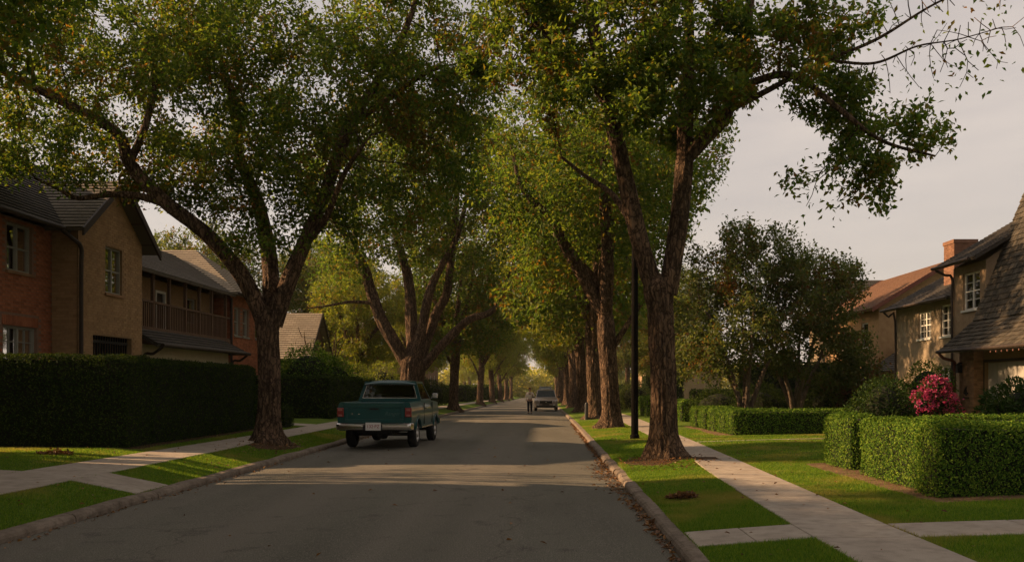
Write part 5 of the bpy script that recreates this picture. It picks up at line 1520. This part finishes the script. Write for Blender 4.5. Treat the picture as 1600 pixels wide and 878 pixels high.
# upper stucco block
FU = frame((15.0, 30.32), (0, 1), (-1, 0))
holesU = [(.42, 1.66, 4.36, 5.66)]
mb = MB(); wall(mb, FU, 0, 2.4, .3, 5.95, holesU); wall(mb, frame((20.5, 32.72), (-1, 0), (0, 1)), 0, 5.28, .3, 5.95); wall(mb, frame((15.22, 30.32), (1, 0), (0, -1)), 0, 5.28, .3, 5.95)
for y_, o_ in ((30.33, .2), (32.71, -.2)): mb.prism([(15.01, y_, 5.953), (20.49, y_, 5.953), (17.9, y_, 7.93)], (0, o_, 0))
mb.build('wall', MT['stucco_orange'], HR, label='warm tan stucco wall with tall window')
window(FU, *holesU[0], HR, 2, 2, (1, 2), 'full')
roof('roof', [((14.45, 33.15, 6.02), (14.45, 30.0, 6.02), (17.9, 30.0, 8.05), (17.9, 33.15, 8.05)), ((21, 30.0, 6.2), (21, 33.15, 6.2), (17.9, 33.15, 8.05), (17.9, 30.0, 8.05))], MT['shingle_dark'], HR)
gutter((14.40, 33.15, 5.99), (14.40, 30.3, 5.99), HR)
downpipe([(14.42, 32.9, 5.92), (14.7, 32.75, 5.72), (14.92, 32.66, 5.6), (14.92, 32.66, 4.5), (14.92, 32.66, .4)], HR, .05)
# lower stucco wing
FW = frame((15.5, 33.0), (0, 1), (-1, 0))
holesW = [(2.75, 3.97, 3.6, 4.68), (.93, 1.9, 3.6, 4.80), (.93, 1.9, 1.3, 2.45), (2.75, 3.97, 1.3, 2.2)]
mb = MB(); wall(mb, FW, 0, 6.3, .3, 5.0, holesW); wall(mb, frame((20.5, 39.3), (-1, 0), (0, 1)), 0, 4.78, .3, 5.0)
mb.prism([(15.51, 39.29, 5.003), (20.49, 39.29, 5.003), (18.2, 39.29, 6.6)], (0, -.2, 0))
mb.build('wall', MT['stucco'], HR, label='rough tan stucco wing')
window(FW, *holesW[0], HR, 2, 2, (2, 2), 'half'); window(FW, *holesW[1], HR, 2, 2, (1, 2), None); window(FW, *holesW[2], HR, 2, 2, (1, 2), 'half'); window(FW, *holesW[3], HR, 2, 1, (2, 2), 'half')
roof('roof', [((15.02, 39.7, 5.0), (15.02, 32.8, 5.0), (18.2, 32.8, 6.75), (18.2, 39.7, 6.75)), ((21, 32.8, 5.2), (21, 39.7, 5.2), (18.2, 39.7, 6.75), (18.2, 32.8, 6.75))], MT['shingle_dark'], HR)
gutter((14.97, 39.7, 4.97), (14.97, 33.2, 4.97), HR)
downpipe([(14.99, 39.4, 4.9), (15.2, 39.35, 4.7), (15.43, 39.25, 4.55), (15.43, 39.25, .4)], HR)
mb = MB(); mb.box(16.35, 35.6, 5.6, 17.25, 36.5, 7.35); mb.box(16.31, 35.56, 7.352, 17.29, 36.54, 7.5); ch_ = mb.build('chimney', MT['brick_chimney'], HR)
for F_ in (frame((16.35, 35.6), (0, 1), (-1, 0)), frame((16.35, 35.6), (1, 0), (0, -1))):
    rg2 = random.Random(2); mb = MB()
    for a, b, z in brick_cells(0, .9, 5.7, 7.34, lambda *q: True): mb.fbox(F_, a, b, z, z + .065, -.015, .01 + rg2.uniform(-.002, .004))
    o = mb.build('bricks', MT['brick_chimney'], ch_); o['kind'] = 'stuff'

# gabled house beyond, its low porch roof, and two more
HD = gable_house('gabled_house', 'tan house with sunlit red brown gable roof past the stucco house', 16.5, 23.5, 44, 52.4, 5.75, 7.85, 'y', 'brick_tan', 'shingle_red', [('w', 1.2, 2.2, 3.6, 4.9), ('w', 4.4, 5.4, 3.6, 4.9), ('w', 1.2, 2.2, 1.0, 2.3)], .5, 'trim_red')
roof('porch_roof', [((15.7, 43.5, 2.35), (15.7, 40.0, 2.35), (17.4, 40.0, 3.5), (17.4, 43.5, 3.5))], MT['shingle_dark'], HD)
mb = MB(); mb.box(15.85, 40.2, .3, 15.97, 40.32, 2.36); mb.build('porch_post', MT['trim_dark'], HD)
mb = MB(); mb.box(17.45, 40.0, .3, 17.6, 43.9, 3.6); mb.build('porch_wall', MT['brick_tan'], HD)
gable_house('dark_roofed_house', 'house with a long dark grey roof behind the small garden trees', 18.3, 27, 54.5, 61.5, 5.5, 8.5, 'x', 'stucco', 'shingle_dark', [('w', 2.4, 3.6, 3.0, 4.4), ('s', 1.5, 2.7, 3.4, 4.8)])
gable_house('distant_house', 'distant house with pale grey roof seen beside the dark pole', 9.0, 15.5, 78, 85, 3.5, 6.3, 'y', 'stucco_orange', 'shingle_grey', [('s', 1.2, 2.3, 1.4, 2.6), ('w', 2.0, 3.1, 1.4, 2.6)])

# ------------------------------------------------------------------ street furniture
pole = thing('utility_pole', 'tall dark pole on the verge beside the twin stemmed tree', 'pole', (2.63, 25.6, hz(2.63, 25.6)))
pz = hz(2.63, 25.6)
mb = MB(); mb.tube([(2.63, 25.6, pz - .2), (2.63, 25.6, pz + 3), (2.635, 25.6, pz + 5.9)], [.105, .098, .088], 14); mb.build('shaft', MT['pole'], pole, True)
mb = MB(); mb.lathe([(.135, -.02), (.135, .10), (.115, .13)], (2.63, 25.6, pz), 'z', 14); mb.build('base_collar', MT['pole'], pole, True)
pp = thing('marker_post', 'short dark post at a tree foot, its lit side painted as a pale stripe', 'post', (2.06, 42.0, hz(2.06, 42.0)))
z = hz(2.06, 42.0)
mb = MB(); mb.lathe([(.075, -.1), (.075, .74), (.06, .80), (.01, .82)], (2.06, 42.0, z), 'z', 14); mb.build('post', MT['navy_paint'], pp, True)
mb = MB(); mb.box(1.975, 41.96, z + .02, 1.985, 42.0, z + .74); mb.build('stripe', MT['plate'], pp)  # pale strip paints in the lit side of the post


# ------------------------------------------------------------------ vehicles
def pane_frame(mb, q, ins, depth=.03):
    """solid bar frame round the quad q (4 pts), bars ins wide; returns the opening's corners"""
    q = [Vector(p) for p in q]; c = sum(q, Vector()) / 4
    n = (q[1] - q[0]).cross(q[3] - q[0]).normalized()
    inner = []
    for i in range(4):
        a, b = (q[(i + 1) % 4] - q[i]).normalized(), (q[(i - 1) % 4] - q[i]).normalized()
        s = max(.3, a.cross(b).length)
        inner.append(q[i] + (a + b) * ins / s)
    for i in range(4):
        j = (i + 1) % 4
        mb.hexa([q[i] - n * depth, q[j] - n * depth, inner[j] - n * depth, inner[i] - n * depth, q[i], q[j], inner[j], inner[i]])
    return inner, n


def add_text(txt, parent, loc, rot, size, mat, shear=0.0, name='lettering', space=1.0, extrude=.002):
    cu = bpy.data.curves.new(name, 'FONT'); cu.body = txt; cu.size = size; cu.align_x = 'CENTER'; cu.align_y = 'CENTER'; cu.extrude = extrude; cu.shear = shear; cu.space_character = space
    cu.materials.append(mat)
    tmp = bpy.data.objects.new(name, cu); COL.objects.link(tmp)
    bpy.context.view_layer.update()
    me = bpy.data.meshes.new_from_object(tmp.evaluated_get(bpy.context.evaluated_depsgraph_get()))
    bpy.data.objects.remove(tmp); bpy.data.curves.remove(cu); me.name = name
    o = bpy.data.objects.new(name, me); COL.objects.link(o); o.parent = parent; o.location = loc; o.rotation_euler = rot
    return o


def wheel(parent, x, y, r, w, side, rim_r):
    mb = MB(); s = side
    mb.lathe([(rim_r, -w / 2), (r - .05, -w / 2), (r - .012, -w / 2 + .03), (r, -w / 2 + .06), (r, w / 2 - .06), (r - .012, w / 2 - .03), (r - .05, w / 2), (rim_r, w / 2), (rim_r - .005, -w / 2)], (x, y, r), 'x', 28)
    t = mb.build('wheel', MT['rubber'], parent, True)
    q = MB(); f = x + s * (w / 2 - .005)
    q.lathe([(rim_r - .004, -s * .09), (rim_r - .004, 0.0), (rim_r - .03, s * .004), (rim_r - .05, -s * .035), (.09, -s * .015), (.075, s * .02), (.003, s * .03)], (f, y, r), 'x', 24)
    q.build('rim', MT['rim'], t, True)
    return t


PK = thing('pickup_truck', 'old teal pickup truck parked at the left kerb', 'pickup truck', (0, 0, 0))
zt = lambda y: 1.245 if y < 3.6 else 1.245 - .05 * (y - 3.6) - .03 * max(0, y - 4.2) ** 2
AX = (1.15, 4.15)


def zbot(y):
    z = .50
    for c in AX:
        if abs(y - c) < .44: z = max(z, .36 + math.sqrt(.44 ** 2 - (y - c) ** 2))
    return z


for s in (-1, 1):
    mb = MB(); secs = []
    for y in np.linspace(.10, 4.95, 110):
        zb, ztop = zbot(y), zt(y)
        tp = 1 - .06 * max(0, (y - 4.5) / .45) ** 2
        pts = [(.78, zb), (.93, zb), (.965, max(zb + .005, .62)), (.985, max(zb + .01, .86)), (.985, .98), (.955, ztop - .09), (.93, ztop - .02), (.90, ztop), (.80, ztop), (.80, max(zb + .02, .8))]
        secs.append([(s * px * tp, y, pz_) for px, pz_ in pts])
    mb.loft(secs)
    mb.build('body_side', MT['teal_paint'], PK, 35)
    for c in AX:      # wheel-arch lips
        q = MB(); q.tube([(s * .975, c + .445 * math.cos(a), .36 + .445 * math.sin(a)) for a in np.linspace(.30, math.pi - .30, 16)], .022, 6); q.build('arch_lip', MT['teal_paint'], PK, True)
        q = MB(); q.box(min(s * .50, s * .76), c - .46, .45, max(s * .50, s * .76), c + .46, .82); q.build('wheel_well', MT['black'], PK)
        wheel(PK, s * .84, c, .36, .23, s, .21)
    q = MB(); q.box(min(s * .81, s * .985), .065, .86, max(s * .81, s * .985), .098, 1.10); tl = q.build('tail_light', MT['tail_red'], PK, bevel=.012)
    q = MB(); q.box(min(s * .845, s * .955), .06, .872, max(s * .845, s * .955), .066, .925); q.build('reverse_lens', MT['tail_clear'], tl)
    q = MB(); q.box(min(s * .845, s * .955), .06, 1.02, max(s * .845, s * .955), .066, 1.075); q.build('reflector', MT['tail_clear'], tl)
    if s > 0:
     q = MB(); q.box(min(s * .99, s * 1.17), 3.30, 1.30, max(s * .99, s * 1.17), 3.36, 1.45); mr = q.build('mirror', MT['chrome'], PK, bevel=.05)
     q = MB(); q.tube([(s * .93, 3.34, 1.28), (s * 1.02, 3.33, 1.34)], .014, 6); q.build('bracket', MT['chrome'], mr)
    for yy in (2.05, 3.42):
        q = MB(); q.box(s * .978 - .012, yy, .6, s * .978 + .012, yy + .008, 1.2); q.build('door_gap', MT['black'], PK)
    q = MB(); q.box(s * .985 - .015, 2.2, 1.02, s * .985 + .015, 2.36, 1.05); q.build('door_handle', MT['chrome'], PK)
    q = MB(); q.box(s * .95 - .035, 1.7, .50, s * .95 + .02, 3.6, .535); q.build('sill_trim', MT['chrome'], PK)
# load bed, tailgate, cab back
mb = MB(); mb.box(-.79, .13, .70, .79, 1.95, .76); mb.box(-.795, 1.93, .70, .795, 1.99, 1.25); mb.build('load_bed', MT['teal_paint'], PK)
mb = MB()
mb.box(-.80, .085, .69, .80, .13, 1.245); mb.box(-.79, .068, 1.10, .79, .0845, 1.235); mb.box(-.79, .068, .70, .79, .0845, .80); mb.box(-.79, .068, .80, -.70, .0845, 1.10); mb.box(.70, .068, .80, .79, .0845, 1.10)
tg = mb.build('tailgate', MT['teal_paint'], PK, bevel=.008)
q = MB(); q.box(-.12, .06, 1.05, .12, .08, 1.085); q.build('handle', MT['black'], tg)
add_text('Ranger', tg, (.47, .083, .945), (R(90), 0, 0), .145, MT['script'], .35)
q = MB(); q.box(-.60, .078, .935, -.572, .0845, .955); q.box(-.42, .078, .925, -.39, .0845, .945); q.build('emblem', MT['chrome'], tg)  # small chrome pieces standing in for two pale glints on the tailgate
mb = MB(); mb.loft([[(x, y0 + .02, .53), (x, y0 + .10, .52), (x, y0 + .10, .70), (x, y0 + .05, .698), (x, y0 + .012, .672), (x, y0, .61)] for x, y0 in ((-1.02, .10), (-.98, -.01), (-.9, -.06), (0, -.08), (.9, -.06), (.98, -.01), (1.02, .10))]); bp = mb.build('rear_bumper', MT['chrome'], PK, 30)
q = MB(); q.box(-.26, -.092, .52, .24, -.082, .665); q.build('plate_recess', MT['black'], bp)
q = MB(); q.box(-.19, -.112, .515, .21, -.096, .72); pl = q.build('licence_plate', MT['plate'], PK, bevel=.006)
add_text('132·PZ', pl, (.01, -.1145, .615), (R(90), 0, 0), .115, MT['plate_red'], 0, 'lettering', 1.0)
# cab
cab = MB()
B_ = {'rl': (-.90, 2.0, 1.24), 'rr': (.90, 2.0, 1.24), 'fr': (.90, 3.72, 1.24), 'fl': (-.90, 3.72, 1.24)}
T_ = {'rl': (-.73, 2.13, 1.80), 'rr': (.73, 2.13, 1.80), 'fr': (.73, 3.12, 1.80), 'fl': (-.73, 3.12, 1.80)}
op = {}
op['rear'] = pane_frame(cab, [B_['rl'], B_['rr'], T_['rr'], T_['rl']], .085)
op['right'] = pane_frame(cab, [B_['rr'], B_['fr'], T_['fr'], T_['rr']], .06)
op['front'] = pane_frame(cab, [B_['fr'], B_['fl'], T_['fl'], T_['fr']], .06)
op['left'] = pane_frame(cab, [B_['fl'], B_['rl'], T_['rl'], T_['fl']], .06)
rs = []
for y, dz, kx in ((2.06, -.03, .98), (2.16, .035, .98), (2.6, .055, .98), (3.0, .045, .98), (3.16, -.02, .97)):
    rs.append([(x * kx, y, 1.79 + dz - .05 * (abs(x) / .74) ** 3) for x in np.linspace(-.745, .745, 9)] + [(.74 * kx, y, 1.72), (-.74 * kx, y, 1.72)])
cab.loft(rs)
cab.box(-.93, 1.995, .72, .93, 2.05, 1.24)
cab.build('cab', MT['teal_paint'], PK, 30)
for k_, nm in (('rear', 'rear_window'), ('right', 'side_window'), ('front', 'windscreen'), ('left', 'side_window')):
    inn, n_ = op[k_]
    q = MB(); q.hexa([tuple(p - n_ * .018) for p in inn] + [tuple(p - n_ * .012) for p in inn]); w_ = q.build(nm, MT['car_glass'], PK)
    if k_ == 'rear':
        q = MB(); pane_frame(q, [tuple(p + n_ * .006) for p in inn], .018, .016); q.build('trim', MT['chrome'], w_)
mb = MB(); secs = []
for y in np.linspace(3.70, 4.95, 10): secs.append([(x, y, zt(y) + .02 * (1 - (x / .9) ** 2) + .001) for x in np.linspace(-.91, .91, 9)] + [(.9, y, .9), (-.9, y, .9)])
mb.loft(secs); mb.build('bonnet', MT['teal_paint'], PK, 35)
mb = MB(); mb.box(-.9, 4.955, .6, .9, 5.0, 1.05); mb.build('grille', MT['black'], PK)
mb = MB(); mb.box(-.98, 5.0, .5, .98, 5.08, .66); mb.build('front_bumper', MT['chrome'], PK)
mb = MB(); mb.box(-.48, .25, .42, .48, 4.7, .56); mb.tube([(-.75, 1.15, .36), (.75, 1.15, .36)], .05, 8); mb.lathe([(.02, -.16), (.13, -.1), (.15, 0), (.13, .1), (.02, .16)], (0, 1.15, .37), 'x', 12); mb.tube([(-.75, 4.15, .36), (.75, 4.15, .36)], .05, 8); mb.tube([(.42, .2, .42), (.42, 1.0, .42)], .035, 8)
mb.box(-.7, .2, .56, .7, 4.8, .68)
mb.build('underbody', MT['black'], PK)
mb = MB(); mb.box(-.72, 2.45, .85, .72, 2.62, 1.42); mb.box(-.72, 2.62, .75, .72, 3.1, .92); mb.box(-.78, 3.45, .9, .78, 3.7, 1.25); mb.build('seat', MT['black'], PK)
mb = MB(); mb.lathe([(.19 + .016 * math.cos(a), .016 * math.sin(a)) for a in np.linspace(0, 2 * math.pi, 9)], (-.36, 3.2, 1.22), 'y', 20); mb.build('steering_wheel', MT['black'], PK, True)
PK.location = (-4.42, 23.42, .015); PK.rotation_euler = (0, 0, R(-2.2))


def car(name, label, cat, loc, paint, W=.88, H=1.62, Lh=4.35, glass='green_glass', bonnet=1.0, roof0=1.75, group=None):
    """car with its nose towards -Y; local origin under the nose"""
    t = thing(name, label, cat, (0, 0, 0), group)
    zb_ = lambda y: max([.30] + [.34 + math.sqrt(.38 ** 2 - (y - c) ** 2) for c in (.85, Lh - .85) if abs(y - c) < .38])
    belt = .62 * H
    mb = MB(); secs = []
    for y in np.concatenate([[0, .04, .12, .3], np.linspace(.45, Lh - .3, 46), [Lh - .1, Lh]]):
        f = 1 - .16 * max(0, 1 - y / .45) ** 2 - .10 * max(0, 1 - (Lh - y) / .3) ** 2
        top = belt * (0.74 + .20 * min(1, y / .35) ** .6) if y < bonnet else belt
        top = min(belt, top + .06 * min(1, max(0, (y - .35)) / max(.1, bonnet - .35)) * belt)
        zl = zb_(y)
        pts = [(.55, zl), (W * .95, zl), (W, max(zl + .01, .55)), (W, max(zl + .02, .78)), (W * .955, top - .05), (W * .85, top)]
        secs.append([(-px * f, y, z_) for px, z_ in pts[::-1]][::-1] + [(px * f, y, z_) for px, z_ in pts[::-1]])
    mb.loft(secs); mb.build('body', paint, t, 35)
    cab_ = MB(); b0, b1, r0, r1 = bonnet + .02, Lh - .12, roof0, Lh - .45
    Bq = [(-W * .9, b0, belt - .01), (W * .9, b0, belt - .01), (W * .9, b1, belt - .01), (-W * .9, b1, belt - .01)]
    Tq = [(-W * .72, r0, H - .04), (W * .72, r0, H - .04), (W * .72, r1, H - .04), (-W * .72, r1, H - .04)]
    for i, nm in enumerate(('windscreen', 'side_window', 'rear_window', 'side_window')):
        j = (i + 1) % 4
        inn, n_ = pane_frame(cab_, [Bq[i], Bq[j], Tq[j], Tq[i]], .06)
        q = MB(); q.hexa([tuple(p - n_ * .018) for p in inn] + [tuple(p - n_ * .012) for p in inn]); q.build(nm, MT[glass], t)
    cab_.loft([[(x, y, H - .06 + dz - .03 * (abs(x) / (W * .73)) ** 3) for x in np.linspace(-W * .73, W * .73, 7)] + [(W * .71, y, H - .1), (-W * .71, y, H - .1)] for y, dz in ((r0 - .04, .01), (r0 + .1, .045), ((r0 + r1) / 2, .06), (r1 - .1, .045), (r1 + .04, .01))])
    cab_.build('cab', paint, t, 35)
    mb = MB(); mb.box(-W * .62, bonnet + 1.0, .5, W * .62, bonnet + 1.2, belt + .25); mb.box(-W * .8, bonnet + .1, .6, W * .8, bonnet + .3, belt + .02); mb.build('seat', MT['black'], t)
    mb = MB(); mb.box(-W * .52, -.025, .58, W * .52, .03, .80); mb.box(-W * .80, -.02, .30, W * .80, .05, .42); gr = mb.build('grille', MT['black'], t, bevel=.01)
    q = MB(); q.lathe([(.001, -.035), (.055, -.035), (.06, -.026)], (0, 0, .69), 'y', 18); q.build('emblem', MT['chrome'], gr, True)
    q = MB(); q.box(-W * .52, -.032, .735, -.07, -.027, .75); q.box(.07, -.032, .735, W * .52, -.027, .75); q.build('grille_bar', MT['chrome'], gr)
    q = MB(); q.box(-.26, -.05, .46, .26, -.03, .55); q.build('licence_plate', MT['black'], t)
    for s in (-1, 1):
        q = MB(); q.hexa([(s * W * .55, -.015, .64), (s * W * .86, .09, .66), (s * W * .86, .2, .66), (s * W * .55, .1, .64), (s * W * .55, .0, .80), (s * W * .88, .11, .82), (s * W * .88, .22, .82), (s * W * .55, .12, .80)]); q.build('headlight', MT['head_lens'], t)
        q = MB(); q.box(min(s * W * .58, s * W * .78), -.015, .45, max(s * W * .58, s * W * .78), .05, .52); q.build('fog_light', MT['head_lens'], t)
        q = MB(); q.box(min(s * W * .97, s * (W + .2)), bonnet + .35, belt - .02, max(s * W * .97, s * (W + .2)), bonnet + .45, belt + .13); q.build('mirror', MT['black'], t, bevel=.02)
        for c in (.85, Lh - .85): wheel(t, s * (W - .12), c, .34, .22, s, .22)
    mb = MB(); mb.box(-W * .7, .1, .28, W * .7, Lh - .1, .5); mb.build('underbody', MT['black'], t)
    t.location = loc
    return t


car('parked_suv', 'champagne coloured SUV parked facing the camera far down the street', 'SUV', (.24, 66, float(dip(66)) + .02), MT['champagne'])
car('parked_van', 'dark vehicle whose roof shows above the parked SUV', 'van', (.30, 104, float(dip(104)) + .02), MT['navy_paint'], W=.92, H=2.12, Lh=4.9, glass='car_glass', bonnet=.7, roof0=1.1)


# ------------------------------------------------------------------ the walker
def skinned(name, verts, edges, radii, mat, parent, root=0, sub=2):
    me = bpy.data.meshes.new(name); me.from_pydata(verts, edges, []); me.update()
    o = link_mesh(name, me, mat, parent)
    sk = o.modifiers.new('skin', 'SKIN'); sk.use_smooth_shade = True
    if not me.skin_vertices: bpy.context.view_layer.update()
    if not me.skin_vertices: me.skin_vertices.new() if hasattr(me.skin_vertices, 'new') else None
    for i, r in enumerate(radii):
        me.skin_vertices[0].data[i].radius = (r, r) if not isinstance(r, tuple) else r
        me.skin_vertices[0].data[i].use_root = (i == root)
    su = o.modifiers.new('sub', 'SUBSURF'); su.levels = sub; su.render_levels = sub
    return o


WK = thing('person', 'person in pale sweater and dark trousers walking up the street', 'person', (0, 0, 0))
# joints in metres, facing -Y; one continuous body
V_, E_, R_ = [], [], []


def jn(p, r, link=None):
    V_.append(p); R_.append(r)
    if link is not None: E_.append((link, len(V_) - 1))
    return len(V_) - 1


hip = jn((0, 0, .88), (.155, .115)); waist = jn((0, 0, 1.03), (.135, .10), hip); chest = jn((0, -.01, 1.22), (.165, .115), waist); neckb = jn((0, 0, 1.36), (.085, .07), chest)
neck = jn((0, -.01, 1.43), .05, neckb); headc = jn((0, -.025, 1.53), (.075, .092), neck); top = jn((0, -.02, 1.62), (.06, .075), headc)
nose = jn((0, -.118, 1.515), .012, headc)
for s, kf in ((-1, -.10), (1, .08)):
    th_ = jn((s * .09, 0, .80), .092, hip); kn = jn((s * .095, kf * .9, .46), .060, th_); an = jn((s * .095, kf + .03, .09), .038, kn); ft = jn((s * .10, kf - .12, .035), .035, an)
# arms: one hanging slightly out, the other bent up to the chest
ARMS = ((-1, [(-.175, 0, 1.33), (-.25, .04, 1.08), (-.235, -.02, .86)]), (1, [(.175, 0, 1.33), (.27, .02, 1.10), (.19, -.16, 1.19)]))
hands = []
for s, (sh, el, wr) in ARMS:
    a = jn(sh, .062, chest); b = jn(el, .046, a); c = jn(wr, .031, b)
    d = Vector(wr) - Vector(el); d.normalize()
    pm_ = Vector(wr) + d * .055; p_ = jn(tuple(pm_), (.040, .018), c); hands.append((s, p_, pm_, d))
for s, p_, pm_, d in hands:
    side = Vector((0, 1, 0)) if s < 0 else Vector((0, .3, 1)).normalized()
    side = (side - d * side.dot(d)).normalized()
    curl = d.cross(side) * (1 if s < 0 else -1)
    for f, (off, ln) in enumerate(((-.03, .062), (-.011, .072), (.009, .068), (.028, .052))):
        a = jn(tuple(pm_ + d * .03 + side * off), .0095, p_); b = jn(tuple(pm_ + d * (.03 + ln * .55) + side * off * 1.1 + curl * .008), .0085, a); jn(tuple(pm_ + d * (.03 + ln) + side * off * 1.1 + curl * .028), .0075, b)
    a = jn(tuple(pm_ - d * .01 - side * .038), .0105, p_); jn(tuple(pm_ + d * .025 - side * .058 + curl * .012), .0085, a)
skinned('body', V_, E_, R_, MT['skin'], WK)
# clothing over the body
SV = [(0, 0, .90), (0, 0, 1.03), (0, -.01, 1.22), (0, 0, 1.36), (-.175, 0, 1.33), (-.25, .04, 1.08), (-.238, -.01, .90), (.175, 0, 1.33), (.27, .02, 1.10), (.20, -.145, 1.18)]
SR = [(.172, .132), (.155, .118), (.182, .132), (.085, .08), .078, .062, .046, .078, .062, .046]
skinned('sweater', SV, [(0, 1), (1, 2), (2, 3), (2, 4), (4, 5), (5, 6), (2, 7), (7, 8), (8, 9)], SR, MT['sweater'], WK)
TV = [(0, 0, .90), (-.09, 0, .80), (-.095, -.09, .46), (-.095, -.07, .11), (.09, 0, .80), (.095, .072, .46), (.095, .11, .11)]
skinned('trousers', TV, [(0, 1), (1, 2), (2, 3), (0, 4), (4, 5), (5, 6)], [(.165, .125), .104, .078, .062, .104, .078, .062], MT['trousers'], WK)
skinned('hair', [(0, .03, 1.50), (0, .02, 1.58), (0, -.015, 1.655), (0, -.075, 1.64)], [(0, 1), (1, 2), (2, 3)], [(.085, .06), (.10, .09), (.088, .085), (.062, .035)], MT['hair'], WK)
for s, kf in ((-1, -.10), (1, .08)):
    q = MB(); q.loft([[(s * .10 - w_, y, 0), (s * .10 + w_, y, 0), (s * .10 + w_ * .8, y, z_), (s * .10 - w_ * .8, y, z_)] for y, w_, z_ in ((kf - .19, .03, .03), (kf - .12, .048, .06), (kf - .02, .042, .09), (kf + .07, .036, .09))]); q.build('shoe', MT['black'], WK, True)
    q = MB(); q.lathe([(.002, -.01), (.011, -.004), (.011, .004)], (s * .033, -.112, 1.545), 'y', 10); q.build('eye', MT['black'], WK)
q = MB(); q.box(-.028, -.112, 1.468, .028, -.098, 1.480); q.build('mouth', MT['tail_red'], WK, bevel=.004)
WK.location = (-.84, 58.5, float(dip(58.5)) + .036)
WK.scale = (1, 1, 1.0)


# ------------------------------------------------------------------ thin warm evening haze
hm, hnt, hout = new_mat('haze')
hv = N(hnt, 'ShaderNodeVolumePrincipled')
hv.inputs['Color'].default_value = (0.95, 0.90, 0.82, 1); hv.inputs['Density'].default_value = 0.00018; hv.inputs['Anisotropy'].default_value = 0.2
hnt.links.new(hv.outputs['Volume'], hout.inputs['Volume'])
mb = MB(); mb.box(-1300, -100, -3.6, 1300, 2600, 24)
tag(mb.build('haze', hm), 'thin warm evening haze filling the street', 'haze', kind='stuff')
